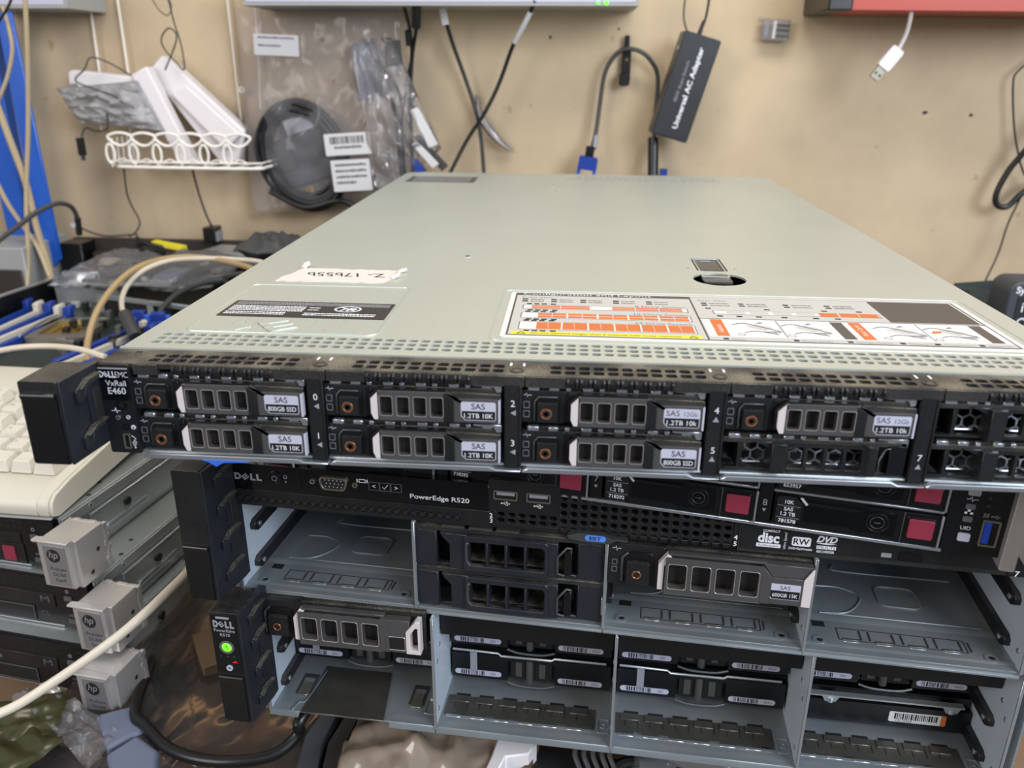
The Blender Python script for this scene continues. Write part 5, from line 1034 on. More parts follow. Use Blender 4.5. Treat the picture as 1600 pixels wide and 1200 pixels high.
# the coil in the bag
q = MB(); c_ = mm(pt(472, 243, Y=.862)); random.seed(4)
for k in range(15):
    rx, rz = 63-(k % 4)*4.4+random.uniform(-2, 2), 74-(k % 4)*5+random.uniform(-2, 2); dx, dz = random.uniform(-3, 3), random.uniform(-3, 3)
    q.tube([(c_[0]+dx+rx*math.cos(2*PI*j/36)-8*math.sin(2*PI*j/36), c_[1]+(k//3-1)*5.6, c_[2]+dz+rz*math.sin(2*PI*j/36)) for j in range(36)], 3.0, 'cable_black', 8, 0, closed=True)
q.tube([(c_[0]-50, c_[1]-6, c_[2]-50), (c_[0], c_[1]-8, c_[2]-72), (c_[0]+50, c_[1]-6, c_[2]-62), (c_[0]+78, c_[1], c_[2]-74)], 4, 'cable_black', 8, 5)
tag(q.build('cable_coil'), 'thick coil of black cable inside the large clear bag', 'cable coil')
q = MB(); q.T = TR(c_[0]-2, 876, c_[2]+4) @ RY(-18); q.box(-38, 36, -4, 8, -44, 26, 'monitor_grey'); q.box(-12, 30, -7, 4, 26, 48, 'label_silver'); q.box(-40, -14, -6, 4, -20, 22, 'cable_grey'); q.box(-16, -4, -9, -6, -56, -48, 'gold')
tag(q.build('power_brick', bevel=3), 'grey moulded block seen through the coil in the clear bag', 'power brick')
o = bag('plastic_bag', 'smaller clear bag of grey connectors between the large bag and the black cables', 'bag', [(545, 62), (612, 58), (690, 232), (590, 320)], .845, 15, 'clear_film', 34, 34, .9)
q = MB(); quad(q, [(545, 70), (585, 64), (596, 150), (560, 160)], .872, 10, 'grey_plastic'); quad(q, [(600, 66), (624, 62), (628, 100), (604, 104)], .850, 6, 'sticker_dark'); tag(q.build('connector_strip', bevel=1), 'pair of grey connector blocks in the upper half of the small bag', 'connector')
q = MB(); quad(q, [(640, 172), (652, 168), (684, 226), (670, 232)], .835, 8, 'sticker_white'); quad(q, [(646, 214), (654, 210), (700, 260), (690, 268)], .842, 8, 'sticker_dark'); quad(q, [(642, 225), (652, 222), (686, 256), (676, 264)], .832, 2, 'sticker_white'); quad(q, [(640, 250), (650, 248), (666, 268), (648, 270)], .838, 10, 'blue_plastic'); tag(q.build('ribbon_connector', bevel=.8), 'white and blue labelled connector sticking out at the foot of the small bag', 'connector')
# black cables
BK = 'cable_black'
cable('monitor_cable', 'black cable with a large ferrite sleeve hanging from the switch', [(652, -8, .80), (652, 20, .81), (650, 48, .83), (644, 90, .85), (641, 160, .86), (643, 220, .86), (646, 290, .85)], 2.6, BK, extra=lambda q, P: q.tube([mm(pt(651, 9, Y=.808)), mm(pt(650, 42, Y=.822))], 6.4, BK, 14, 0))
cable('monitor_cable', 'black cable with a small ferrite sleeve crossing behind its neighbour', [(626, -8, .82), (634, 20, .83), (640, 45, .84), (643, 90, .86), (634, 140, .87), (628, 200, .86), (634, 290, .84)], 2.3, BK, extra=lambda q, P: q.tube([mm(pt(638, 48, Y=.842)), mm(pt(640, 70, Y=.848))], 5, BK, 14, 0))
cable('monitor_cable', 'black cable bending out from behind the small clear bag', [(600, 110, .88), (610, 145, .87), (619, 190, .85), (624, 240, .84), (632, 292, .83)], 2.6, BK)
def flag(u, v, w_, h_, Y, rot):
    return lambda q, P: q.box(-w_/2, w_/2, -1, 1, -h_/2, h_/2, 'sticker_white', T=TR(*mm(pt(u, v, Y=Y))) @ RY(rot))
cable('monitor_cable', 'black cable with a white paper flag, running down to the right', [(689, -8, .84), (693, 20, .85), (708, 70, .87), (726, 120, .88), (744, 175, .88), (752, 220, .87), (757, 285, .85)], 2.7, BK, extra=flag(694, 26, 9, 20, .845, -12))
cable('monitor_cable', 'black cable with a white taped band, running down to the left', [(836, 0, .80), (826, 25, .82), (802, 70, .85), (780, 130, .86), (758, 175, .86), (728, 222, .86), (696, 285, .85)], 2.8, BK, extra=lambda q, P: q.tube([mm(pt(829, 18, Y=.815)), mm(pt(817, 42, Y=.83)), mm(pt(804, 66, Y=.848))], 3.3, 'print_white', 8, 4))
q = MB(); q.tube([mm(pt(746, 148, Y=.893)), mm(pt(750, 180, Y=.888)), mm(pt(775, 215, Y=.884)), mm(pt(800, 236, Y=.893))], 4, 'clear_resin', 10, 6, taper=lambda t: .5+1.1*math.sin(PI*t)); tag(q.build('plastic_clip'), 'curved clear plastic clip stuck to the wall behind the crossing cables', 'clip')
# hook with the looped cable
q = MB(); h_ = pt(979, 90, Y=.893)*1000; q.T = TR(h_.x, h_.y, h_.z)
q.box(-6, 6, -4, 5, -30, 14, 'satin_black'); q.box(-4, 3, -3, 2, 14, 28, 'satin_black'); q.prism(rrect(-9, 5, -36, -20, 3), -15, 0, 'satin_black', 'y'); q.cyl((0, -5, -3), 2, 2, 'gold', 'y', 12)
tag(q.build('cable_hook', bevel=1), 'black plastic cable hook screwed to the wall', 'hook')
def vga(q, P, e, up):
    T_ = TR(*e) @ RY(up); q.prism(rrect(-13, 13, -22, -4, 3), -7, 7, 'blue_plastic', 'y', T=T_); q.prism(rrect(-6, 6, -6, 10, 2), -5, 5, 'satin_black', 'y', T=T_)
    for s_ in (-11, 11): q.cyl((s_, 0, -30), 2.4, 12, 'blue_bright', 'z', 10, T=T_)
cable('video_cable', 'black video cable looped over the hook with blue plugs at its ends', [(920, 246, .86), (930, 212, .875), (937, 165, .88), (944, 118, .88), (958, 90, .88), (976, 77, .876), (1000, 80, .875), (1018, 96, .88), (1028, 122, .886), (1024, 180, .887), (1021, 235, .88), (1021, 275, .86)], 3.0, 'cable_grey', extra=lambda q, P: (vga(q, P, mm(pt(921, 240, Y=.86)), 8), q.tube([mm(pt(1021, 215, Y=.87)), mm(pt(1020, 280, Y=.86))], 7.5, 'satin_black', 12, 0), q.box(*(lambda p: (p[0]+6, p[0]+16, p[1]-5, p[1]+5, p[2]-8, p[2]+2))(mm(pt(1024, 266, Y=.865))), 'blue_plastic'), q.tube([mm(pt(932, 212, Y=.873)), mm(pt(929, 232, Y=.866))], 3.3, 'print_grey', 8, 0)))
# power adapter
pc = pt(1068, 137, Y=.852); ad = thing('power_adapter', 'black power adapter with white lettering hanging on the wall', 'power adapter', pc, (0, 15.5, 4))
m = MB(); m.prism(rrect(-25, 25, -66, 66, 3), -15, 15, 'satin_black', 'y'); m.prism(rrect(-23.5, 23.5, -64.5, 64.5, 2), -15.6, -15, 'black_plastic', 'y'); m.box(-25.8, -25, -9, -5, 42, 46, 'print_white'); m.build('housing', ad, 1.6, seg=3)
m = MB(); m.T = TR(0, -15.7, 0) @ FRONT; m.text('Universal AC Adapter', 6, 0, 6.2, 'print_white', .2, 'c', w=104, rot=90, bold=.03); m.text('90W Auto Switch', -6, 6, 4.4, 'print_grey', .2, 'c', w=52, rot=90); m.build('lettering', ad)
m = MB(); m.tube([(-3, 0, 66), (-2, 0, 90), (-9, 0, 130), (-16, 5, 190)], 1.6, BK, 8, 5); m.tube([(-18, 6, 66), (-29, 8, 84), (-36, 10, 120), (-42, 12, 190)], 1.1, BK, 8, 5); m.tube([(-3, 0, 64), (-3, 0, 84)], 3.2, BK, 10, 0, taper=lambda t: 1.1-.5*t); m.build('lead', ad)
# clear network plug stuck to the wall
q = MB(); c_ = mm(pt(1211, 47, Y=.89)); q.T = TR(*c_) @ RY(3) @ FRONT; q.prism(rrect(-18, 18, -13, 13, 1.5), -6, 5, 'clear_resin')
for z_ in (-7, 0, 6): q.box(-2, 18, z_-1.2, z_+1.2, 4.8, 5.6, 'sticker_dark')
q.box(-14, -10, -8, 8, 4.8, 5.6, 'print_grey'); q.box(-4, 0, -11, 11, 4.8, 6, 'sticker_white'); q.cyl((-19, 13, -4), 2.5, 2, 'metal_usb', 'z', 10)
tag(q.build('network_plug', bevel=.6), 'small clear plastic network plug stuck to the bare wall', 'plug')
# white cable with plug
cable('usb_cable', 'white cable with a flat metal plug hanging below the red bin', [(1428, -10, .78), (1424, 20, .79), (1417, 50, .80), (1404, 78, .805)], 2.5, 'white_plastic', extra=lambda q, P: (lambda T_: (q.prism(rrect(-8.5, 8.5, -26, 2, 3), -4.5, 4.5, 'white_plastic', 'y', T=T_), q.box(-6, 6, -2.4, 2.4, -41, -26, 'metal_usb', T=T_), [q.box(s_-1.3, s_+1.3, -2.7, -2.2, -36, -33, 'slot_dark', T=T_) for s_ in (-3, 3)]))(TR(*mm(pt(1402, 78, Y=.805))) @ RY(35)), bevel=.5)
# right-hand cables
cable('thin_wire', 'thin black wire bent down the wall at the right edge', [(1700, -60, .88), (1650, 60, .885), (1615, 92, .885), (1590, 112, .885), (1583, 130, .885), (1584, 190, .885), (1590, 235, .88), (1602, 275, .88), (1640, 330, .88), (1700, 470, .85)], 1.3, BK, n=8, sm=4)
cable('black_cable', 'thick black cord curling in a loop at the right edge', [(1750, 60, .86), (1660, 170, .86), (1620, 215, .86), (1598, 240, .865), (1575, 268, .87), (1557, 302, .87), (1558, 320, .87), (1575, 322, .87), (1600, 300, .87), (1640, 285, .87), (1700, 320, .87), (1740, 460, .85)], 4.2, BK)
cable('thin_wire', 'thin black wire running from the thick loop down towards the monitor', [(1604, 290, .87), (1590, 318, .87), (1574, 352, .87), (1560, 395, .86), (1538, 442, .84)], 1.3, BK)
# monitor at the right edge
mn = thing('monitor', 'dark grey monitor whose corner shows white lettering, right of the top server', 'monitor', (.637, .50, -.277))
m = MB(); m.prism(rrect(0, 330, 0, 247, 12, 6), 0, 40, 'monitor_grey', 'y'); m.build('housing', mn, 2, seg=2)
m = MB(); m.T = FRONT; m.prism(rrect(-1+10, 300, 98, 233, 2), 0, .8, 'screen_grey'); m.build('screen', mn)
m = MB(); m.T = TR(0, -.9, 0) @ FRONT; m.text('SyncMaster', 1.5+4, 236, 6.5, 'print_white', .1, bold=.03); m.text('i', 14, 217, 10, 'print_white', .1, bold=.01); m.text('D', 20, 217, 10, 'print_white', .1, bold=.01, w=9); m.text('Co', 12, 200, 11, 'print_white', .1, bold=.01, w=15); m.text('.', 29, 200, 11, 'print_white', .1); m.build('lettering', mn)
# circuit board pile right of the lid
random.seed(8)
for (x_, y_, z_, rz, lab) in ((pt(1532, 470, Y=.6).x, .6, pt(1532, 470, Y=.6).z, 20, 'dark green circuit board leaning beside the monitor, nearest the wall wire'), (pt(1500, 478, Y=.57).x, .57, pt(1500, 478, Y=.57).z, -25, 'dark green circuit board leaning beside the monitor, nearest the top server')):
    q = MB(); q.T = TR(x_*1000, y_*1000, z_*1000) @ RZ(rz) @ RX(62); q.box(-30, 30, -60, 22, -1, 1, 'pcb_green')
    for i in range(14): a_, b_ = random.uniform(-28, 18), random.uniform(-40, 12); q.box(a_, a_+random.uniform(4, 11), b_, b_+random.uniform(3, 8), 1, random.uniform(2, 6), random.choice(['satin_black', 'slot_dark', 'metal_usb', 'brown_dark', 'satin_black']))
    tag(q.build('circuit_board'), lab, 'circuit board')
q = MB(); q.T = TR(.67*1000, 665, -277); q.box(-60, 60, -60, 60, 0, 170, 'brown_dark'); tag(q.build('cardboard_box', bevel=2), 'dark box under the circuit boards right of the stack', 'box')
# ------------------------------------------------------------------ left middle: open server on top of the left stack
T0 = .1  # board level offset in mm
oz = -.1478
op = thing('open_server', 'opened server tray with blue and ivory memory slots lying behind the keyboard', 'server', (0, 0, oz))
def bz(u, v, z=-.128): p = pt(u, v, Z=z); return (p.x*1000, p.y*1000)
m = MB(); m.prism([(-560, 440), (-96, 400), (-96, 800), (-600, 800)], 0, 2, 'steel_dark'); m.prism([(-545, 446), (-110, 408), (-110, 780), (-585, 780)], 2, 14, 'pcb_green')
a_, b_ = bz(0, 463, -.105), bz(97, 431, -.105); dx, dy = b_[0]-a_[0], b_[1]-a_[1]
m.prism([(a_[0]-dx*.8, a_[1]-dy*.8), (b_[0], b_[1]), (b_[0]-4, b_[1]), (a_[0]-dx*.8-4, a_[1]-dy*.8)], 0, 43, 'satin_black'); m.prism([(a_[0]-dx*.8+1, a_[1]-dy*.8), (b_[0]+1, b_[1]), (b_[0]-6, b_[1]), (a_[0]-dx*.8-6, a_[1]-dy*.8)], 41, 43.4, 'steel_bright')
m.build('tray', op, .6)
def slotbar(u0, v0, u1, v1, m_, w_=5, h_=8, nm='memory_slot'):
    a_, b_ = Vector(bz(u0, v0)), Vector(bz(u1, v1)); d_ = (b_-a_).normalized(); n_ = Vector((-d_.y, d_.x)); q = MB()
    a2 = a_-d_*60; q.prism([tuple(a2+n_*w_/2), tuple(a2-n_*w_/2), tuple(b_-n_*w_/2), tuple(b_+n_*w_/2)], 13, 13+h_, m_)
    q.prism([tuple(b_+n_*w_*.7), tuple(b_-n_*w_*.7), tuple(b_-n_*w_*.7+d_*9), tuple(b_+n_*w_*.7+d_*9)], 13, 13+h_+9, m_); q.prism([tuple(b_+n_*w_*.5+d_*3), tuple(b_-n_*w_*.5+d_*3), tuple(b_-n_*w_*.5+d_*16), tuple(b_+n_*w_*.5+d_*16)], 13+h_+5, 13+h_+10, m_)
    return q.build(nm, op, .6)
slotbar(0, 512, 56, 487, 'ivory_plastic'); slotbar(0, 521, 74, 488, 'blue_plastic', 7); slotbar(0, 528, 88, 492, 'ivory_plastic'); slotbar(0, 540, 104, 494, 'blue_plastic', 7); slotbar(0, 501, 40, 483, 'blue_plastic', 5)
slotbar(146, 538, 206, 512, 'blue_plastic', 8); slotbar(146, 548, 222, 516, 'ivory_plastic'); slotbar(160, 556, 232, 524, 'blue_plastic', 8)
random.seed(9)
m = MB(); c0 = bz(108, 512); 
m.T = TR(c0[0], c0[1], 14) @ RZ(8); m.frame(rrect(-34, 34, -40, 40, 3), rrect(-24, 24, -28, 28, 2), 0, 7, 'metal_usb'); m.frame(rrect(-24, 24, -28, 28, 2), rrect(-15, 15, -15, 15, 2), 0, 4, 'gold'); m.box(-22, 22, -26, 26, 0, 2, 'gold'); m.tube([(-38, -40, 8), (-38, 20, 9), (-30, 42, 10)], 1.5, 'steel_bright', 8, 4); m.build('processor_socket', op, .4)
m = MB()
for i in range(70):
    u_, v_ = random.uniform(95, 330), random.uniform(470, 545); x_, y_ = bz(u_, v_)
    if y_ > 780 or y_ < 420: continue
    h_ = random.uniform(3, 12); m.T = TR(x_, y_, 14) @ RZ(8+random.choice((0, 90))); k_ = random.choice(['satin_black', 'steel_dark', 'metal_usb', 'slot_dark', 'ink_grey', 'pcb_green', 'sticker_grey']); m.box(-5, 5, -3, 3, 0, h_, k_)
m.T = TR(); m.build('board_components', op, .3)['kind'] = 'stuff'
m = MB(); a_, b_ = bz(150, 462, -.11), bz(306, 474, -.11)
m.prism([(a_[0], a_[1]), (b_[0], b_[1]-20), (b_[0], b_[1]-16), (a_[0], a_[1]+4)], 34, 40, 'steel'); m.prism([(a_[0], a_[1]), (a_[0]+8, a_[1]), (a_[0]+8, a_[1]+3), (a_[0], a_[1]+3)], 14, 40, 'steel'); t_ = .55; cx_, cy_ = a_[0]+(b_[0]-a_[0])*t_, a_[1]+(b_[1]-20-a_[1])*t_; m.box(cx_, cx_+8, cy_, cy_+3, 14, 40, 'steel'); m.prism([(a_[0], a_[1]+6), (b_[0], b_[1]-10), (b_[0], b_[1]), (a_[0], a_[1]+16)], 14, 33, 'slot_dark')
m.build('riser_bracket', op, .5)
m = MB(); c0 = bz(140, 440, -.105); m.T = TR(c0[0], c0[1], 14) @ RZ(5); m.box(-45, 40, -6, 40, 0, 34, 'steel'); m.box(-30, 20, -10, 0, 28, 44, 'steel_bright'); m.build('card_cage', op, 1)
for (u_, v_, lab) in ((219, 500, ''), (250, 503, '')):
    m = MB(); c0 = bz(u_, v_+8); m.T = TR(c0[0], c0[1], 14) @ RZ(20 if u_ > 230 else 4); m.box(-8, 8, -5, 5, 0, 24, 'blue_plastic'); 
    if u_ > 230: m.box(-16, 14, -6, 6, 0, 14, 'blue_plastic'); m.cyl((-12, 0, 14), 4, 8, 'blue_bright', 'z', 10); m.cyl((10, 0, 12), 4, 8, 'blue_bright', 'z', 10)
    m.build('blue_connector', op, .8)
# second dark tray and boxes behind it
q = MB(); a_ = pt(112, 372, Y=.84); x0_ = a_.x*1000; q.box(x0_, x0_+300, 842, 852, -148, a_.z*1000, 'brown_dark'); q.box(x0_, x0_+34, 805, 842, -148, a_.z*1000-1, 'satin_black'); q.box(x0_+40, x0_+290, 820, 842, -148, a_.z*1000-16, 'brown_dark'); tag(q.build('metal_tray', bevel=1), 'long dark brown metal tray edge standing against the wall behind the opened server', 'tray')
q = MB(); c0 = pt(352, 392, Y=.78)*1000; q.prism([(c0.x-30, 770), (c0.x+60, 740), (c0.x+66, 800), (c0.x-20, 815)], c0.z-14, c0.z+2, 'steel'); tag(q.build('metal_cover', bevel=1), 'pale grey sheet metal cover between the filled bag and the top server', 'cover')
random.seed(12)
q = MB(); c0 = pt(425, 402, Y=.72)*1000
q.pillow(26, 16, lambda u, v: ((c0.x-44+u*92, 700+v*70, c0.z+10+8*noise.noise(Vector((u*4, v*4, 3)))), (0, 0, 1)), lambda u, v, s_: 16*math.sin(PI*u)**.5*math.sin(PI*v)**.5*(1+.6*noise.noise(Vector((u*8, v*8, s_)))), 'cable_grey'); tag(q.build('dark_pouch'), 'dark grey crumpled pouch tucked against the left side of the top server', 'pouch')
# clear bag with boards and a yellow tag
q = MB(); c0 = pt(245, 425, Y=.72)*1000
fnb = lambda u, v: ((c0.x-110+u*215, 650+v*130, c0.z-4+u*3+v*8+6*noise.noise(Vector((u*3, v*3, 5)))), (0, 0, 1))
q.pillow(44, 34, fnb, lambda u, v, s_: (19 if s_ > 0 else 10)*math.sin(PI*u)**.4*math.sin(PI*v)**.4*(1+.55*noise.noise(Vector((u*7, v*7, s_))))+5*abs(noise.noise(Vector((u*19, v*15, 2)))), 'clear_film'); tag(q.build('plastic_bag'), 'clear bag with small parts and a yellow label on the opened server', 'bag')
q = MB(); q.T = TR(c0.x, 712, c0.z-4) @ RZ(-8) @ RX(6); q.box(-80, 60, -40, 40, 0, 5, 'pcb_green'); q.box(-60, 10, -30, 20, 5, 14, 'sticker_dark'); q.box(20, 50, -30, 10, 5, 11, 'grey_plastic')
for i in range(16): a_, b_ = random.uniform(-78, 50), random.uniform(-38, 30); q.box(a_, a_+random.uniform(5, 14), b_, b_+random.uniform(4, 10), 5, random.uniform(7, 18), random.choice(['satin_black', 'metal_usb', 'sticker_grey', 'brown_dark', 'label_silver']))
tag(q.build('circuit_board', bevel=.5), 'green circuit board inside the clear bag on the opened server', 'circuit board')
c1 = pt(245, 384, Y=.76)*1000
q = MB(); q.T = TR(c1.x, 760, c1.z) @ RZ(-12) @ RY(6); q.tube([(-36, 6, 4), (-20, -8, 5), (10, -8, 2), (14, 6, 2), (-14, 10, 0), (-34, 2, -6), (-10, -10, -8), (16, -4, -6)], 3, BK, 8, 5); q.box(-4, 44, -6, 6, 1, 7, 'yellow_tag'); tag(q.build('cable_bundle', bevel=.6), 'small black cable bundle with a yellow tag on top of the clear bag', 'cable bundle')
# thick cables arching over the opened server
cable('network_cable', 'tan cable arching over the opened server, outer one of the pair', [(136, 566, .47), (137, 535, .50), (150, 490, .53), (178, 448, .57), (215, 418, .61), (262, 404, .65), (310, 402, .67), (360, 410, .66), (405, 428, .62), Vector((-.14, .56, -.09)), Vector((-.13, .50, -.128))], 3.6, 'cable_tan')
cable('network_cable', 'ivory cable with a grey plug arching over the opened server, inner one of the pair', [(209, 520, .53), (197, 500, .545), (190, 474, .57), (198, 448, .59), (222, 424, .61), (262, 408, .63), (312, 404, .66), (362, 405, .67), (420, 413, .66), Vector((-.11, .63, -.09)), Vector((-.12, .60, -.128))], 3.0, 'cable_ivory', extra=lambda q, P: q.tube([mm(pt(212, 526, Y=.525)), mm(pt(203, 508, Y=.535)), mm(pt(195, 491, Y=.55))], 7.5, 'cable_grey', 8, 0))
cable('network_cable', 'grey cable curving from the blue connectors to the side of the top server', [(244, 500, .60), (256, 478, .61), (282, 456, .62), (320, 442, .62), (385, 430, .60), Vector((-.15, .53, -.09)), Vector((-.15, .48, -.128))], 3.4, 'cable_grey', extra=lambda q, P: q.tube([mm(pt(325, 440, Y=.62)), mm(pt(352, 436, Y=.61))], 4.8, 'steel_dark', 8, 0))
cable('keyboard_cable', 'ivory cable lying along the back edge of the keyboard', [(-20, 552, .42), (30, 543, .42), (80, 541, .42), (125, 546, .41), (165, 558, .395)], 3.0, 'cable_white')
# cables by the blue upright
cable('network_cable', 'beige cable hanging straight down in front of the blue upright', [(39, -10, .74), (43, 90, .75), (44, 200, .76), (41, 310, .76), (44, 400, .75), (42, 470, .73)], 2.9, 'cable_beige')
cable('network_cable', 'beige cable bending left in the top left corner', [(4, 10, .76), (14, 45, .76), (19, 80, .76), (10, 125, .76), (-8, 168, .76)], 2.4, 'cable_beige')
cable('network_cable', 'wide beige cable slanting down across the blue upright', [(-10, 150, .755), (16, 220, .76), (40, 285, .765), (56, 350, .765), (72, 405, .76), (84, 450, .73)], 4.4, 'cable_beige')
cable('network_cable', 'beige cable slanting in from the left edge, below the wide one', [(-10, 275, .76), (12, 318, .765), (34, 350, .77), (58, 385, .76), (78, 432, .74)], 3.0, 'cable_beige')
cable('thin_wire', 'thin black wire in the top left corner', [(20, -8, .75), (12, 12, .75), (-6, 40, .75)], 1.6, BK)
cable('audio_cable', 'grey-black cable arching beside the blue upright into a plug', [(-10, 382, .70), (30, 352, .72), (60, 330, .74), (90, 318, .76), (112, 324, .78), (122, 345, .79), (124, 368, .79)], 3.2, 'cable_grey', extra=lambda q, P: (q.tube([mm(pt(121, 340, Y=.79)), mm(pt(124, 366, Y=.79))], 4.4, 'satin_black', 10, 0), q.cyl(tuple(mm(pt(114, 352, Y=.785))), 3.5, 4, 'label_silver', 'y', 10)))
cable('thin_wire', 'thin dark wire running right along the wall foot from the plug', [(126, 356, .84), (145, 364, .85), (170, 369, .85), (215, 366, .85)], 1.4, 'cable_grey')
# far left box
q = MB(); a_ = pt(34, 388, Y=.74)*1000; q.box(-760, a_.x, 740, 850, -277, a_.z, 'grey_case'); q.box(-760, a_.x-6, 736, 740, -277, a_.z-30, 'brown_dark'); tag(q.build('equipment_box', bevel=1.5), 'grey box at the left edge behind the blue upright', 'box')
# ------------------------------------------------------------------ foreground
LV = lambda u, v, z: pt(u, v, Z=z)
cable('network_cable', 'white cable slanting across the front of the left-hand stack', [(-15, 1121, .065), (30, 1100, .075), (80, 1068, .085), (130, 1034, .093), (185, 994, .103), (228, 957, .118), (262, 924, .15), (284, 902, .19), (296, 884, .25), (303, 850, .35)], 3.2, 'cable_white', n=12)
def on(u, v, z=-.27): return LV(u, v, z)
def prnt(q, P):
    pass
cable('black_cable', 'shiny black power cord curving under the bottom server', [Vector((-.158, .32, -.27)), Vector((-.118, .2, -.27)), on(212, 1104, -.256), on(228, 1134, -.254), on(262, 1168, -.252), on(310, 1186, -.25), on(370, 1190, -.248), on(430, 1178, -.246), on(466, 1146, -.238), on(478, 1112, -.225), Vector((.07, .165, -.222))], 3.8, 'satin_black', n=12)
# smoky antistatic bag on the bench
random.seed(21)
q = MB(); fx = lambda u, v: ((-165+u*210+v*30, 62+v*300, -268+7*noise.noise(Vector((u*3, v*4, 9)))), (0, 0, 1))
q.pillow(56, 56, fx, lambda u, v, s_: (9 if s_ > 0 else 3)*(math.sin(PI*u)*math.sin(PI*v))**.3*(1+.5*noise.noise(Vector((u*6, v*8, s_))))+3.5*abs(noise.noise(Vector((u*14, v*11, 2)))), 'smoky_film'); tag(q.build('antistatic_bag'), 'smoky brown antistatic bag lying on the bench under the green power light', 'bag')
q = MB(); p0, p1 = on(30, 1100), on(150, 1195)
q.pillow(60, 14, lambda u, v: ((p0.x*1000+(p1.x-p0.x)*1000*u+v*16, p0.y*1000+(p1.y-p0.y)*1000*u+v*22-8, -262+6*noise.noise(Vector((u*6, v*3, 4)))), (0, 0, 1)), lambda u, v, s_: 5*(1+.9*noise.noise(Vector((u*11, v*6, s_)))), 'clear_film'); tag(q.build('plastic_wrap'), 'crinkled clear plastic strip on the bench left of the grey plugs', 'plastic wrap')
for i, (u_, v_, lab, rz) in enumerate(((40, 1150, 'yellow-green antistatic pouch in the lower left corner, further from the edge', 20), (20, 1195, 'yellow-green antistatic pouch in the lower left corner, nearer the edge', -25))):
    c0 = on(u_, v_, -.272)*1000; q = MB(); q.T = TR(c0.x, c0.y, -258) @ RZ(rz)
    mat('olive_film', '38371f', .3, .1, var=.3, vs=40); q.pillow(20, 20, lambda u, v: ((u*52-26, v*44-22, 5*noise.noise(Vector((u*4, v*4, i)))), (0, 0, 1)), lambda u, v, s_: (4 if s_ > 0 else 2)*(math.sin(PI*u)*math.sin(PI*v))**.4*(1+.5*noise.noise(Vector((u*5, v*5, s_)))), 'olive_film'); tag(q.build('antistatic_pouch'), lab, 'pouch')
# grey plugs
for (pts_, z1, lab) in (([(148, 1116), (210, 1100), (230, 1138), (166, 1170)], -.256, 'blue-grey plug block under the lowest silver bracket, further one'), ([(164, 1178), (214, 1146), (248, 1172), (240, 1215), (180, 1228)], -.252, 'blue-grey plug block beside the black power cord, nearer one')):
    q = MB(); q.prism([tuple(mm(on(u, v, z1))[:2]) for u, v in pts_], -276.6, z1*1000, 'grey_plastic'); tag(q.build('power_plug', bevel=3, seg=3), lab, 'plug')
# cardboard piece behind the lowest ear
q = MB(); q.T = TR(-20, 200, -276) @ RZ(35); q.box(-60, 70, -22, 22, 0, 26, 'cardboard'); tag(q.build('cardboard_box', bevel=1), 'small brown cardboard box on the bench left of the bottom server', 'box')
# case that carries the bottom server
q = MB(); q.T = TR(0, 0, 0) @ RZ(-4); q.box(20, 450, 185, 640, -276.6, -211.8, 'brown_dark'); tag(q.build('equipment_case', bevel=2), 'dark case on the bench carrying the right-hand stack', 'case')
# dark straps, milky bag, white bracket, board and wires under the front
def slab(name, lab, cat, pts_, z0, z1, m_, bevel=1):
    q = MB(); q.prism([tuple(mm(on(u, v, z1/1000))[:2]) for u, v in pts_], z0, z1, m_); tag(q.build(name, bevel=bevel), lab, cat)
slab('rack_rail', 'dark grey rail lying on the bench beside the power cord', 'rail', [(462, 1200), (476, 1150), (508, 1104), (532, 1110), (505, 1160), (492, 1215)], -276.6, -262, 'monitor_grey')
slab('rack_rail', 'second dark grey rail, lying against the milky bag', 'rail', [(500, 1215), (512, 1160), (545, 1108), (566, 1112), (540, 1165), (528, 1220)], -276.6, -264, 'cable_grey')
random.seed(30)
q = MB(); p00, p10, p01, p11 = [on(u, v, -.25)*1000 for u, v in ((512, 1235), (752, 1240), (560, 1118), (806, 1142))]
def fm(u, v):
    a_ = p00.lerp(p10, u).lerp(p01.lerp(p11, u), v); return (a_.x, a_.y, -252+6*noise.noise(Vector((u*3, v*3, 7)))), (0, 0, 1)
q.pillow(60, 36, fm, lambda u, v, s_: (15 if s_ > 0 else 9)*(math.sin(PI*u)*math.sin(PI*v))**.35*(1+.4*noise.noise(Vector((u*5, v*4, s_))))+12*max(0, noise.noise(Vector((u*7+v*2.5, v*1.6, 2)))-.12), 'milky'); tag(q.build('plastic_bag'), 'milky plastic bag on the bench below the bottom server', 'bag')
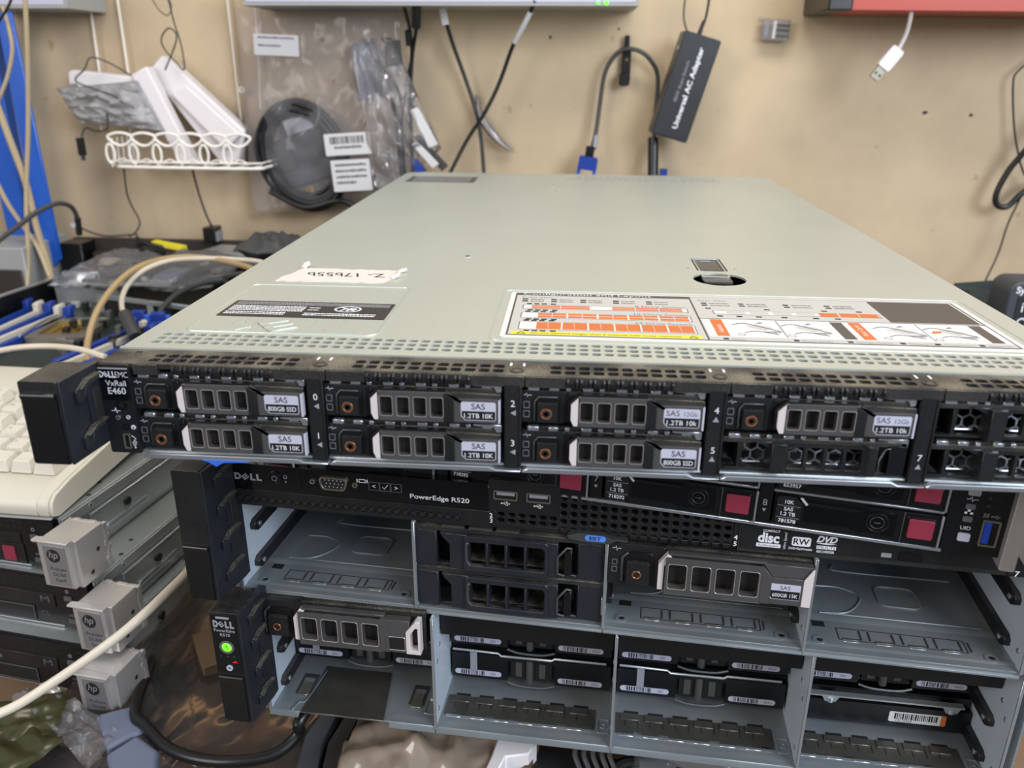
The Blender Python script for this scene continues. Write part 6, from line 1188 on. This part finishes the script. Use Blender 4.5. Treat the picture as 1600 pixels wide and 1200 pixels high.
q = MB(); q.T = TR((p00.x+p11.x)/2, (p00.y+p11.y)/2, -272) @ RZ(8); mat('tan_foam', '8d7c6a', .7, var=.15, vs=25); q.box(-58, 56, -30, 34, -4, 10, 'tan_foam'); tag(q.build('foam_block', bevel=4, seg=2), 'tan block wrapped in the milky plastic bag', 'packing foam')
slab('metal_bracket', 'white metal bracket right of the milky bag', 'bracket', [(752, 1215), (768, 1180), (778, 1150), (840, 1160), (826, 1178), (790, 1182), (768, 1225)], -276.6, -240, 'white_plastic')
q = MB(); q.prism([tuple(mm(on(u, v, -.25))[:2]) for u, v in ((778, 1225), (788, 1184), (836, 1162), (980, 1180), (990, 1240))], -258, -254, 'slot_dark')
for i in range(7): c0 = on(792+i*4, 1176+i*4, -.25)*1000; q.box(c0.x-1.5, c0.x+1.5, c0.y-1, c0.y+1, -254, -251, 'metal_usb')
a_, b_ = on(812, 1215, -.25)*1000, on(834, 1160, -.25)*1000; q.prism([(a_.x, a_.y), (a_.x+4, a_.y), (b_.x+4, b_.y), (b_.x, b_.y)], -254, -249, 'cardboard'); tag(q.build('circuit_board', bevel=.3), 'dark circuit board on the bench right of the white bracket', 'circuit board')
for i, x_ in enumerate((898, 912, 926, 940, 952)):
    cable('loose_wire', 'x', [on(x_+6, 1150, -.235), on(x_, 1178, -.24), on(x_+8, 1205, -.245), on(x_+2, 1235, -.25)], 1.7, 'cable_grey', group='loose grey wires under the bottom server')['label'] = 'one of the loose grey wires hanging under the bottom server'
cable('black_cable', 'black cable loop below the bottom server, right of the loose wires', [on(930, 1235, -.25), on(965, 1196, -.25), on(1010, 1190, -.25), on(1060, 1205, -.25), on(1110, 1240, -.25)], 3.4, BK)
q = MB(); p00, p10, p01, p11 = [on(u, v, -.25)*1000 for u, v in ((1010, 1260), (1260, 1270), (980, 1172), (1270, 1205))]
q.pillow(40, 20, fm, lambda u, v, s_: 8*(1+.6*noise.noise(Vector((u*6, v*4, s_)))), 'clear_film'); tag(q.build('plastic_wrap'), 'crumpled clear plastic sheet at the bottom edge under the right bays', 'plastic wrap')
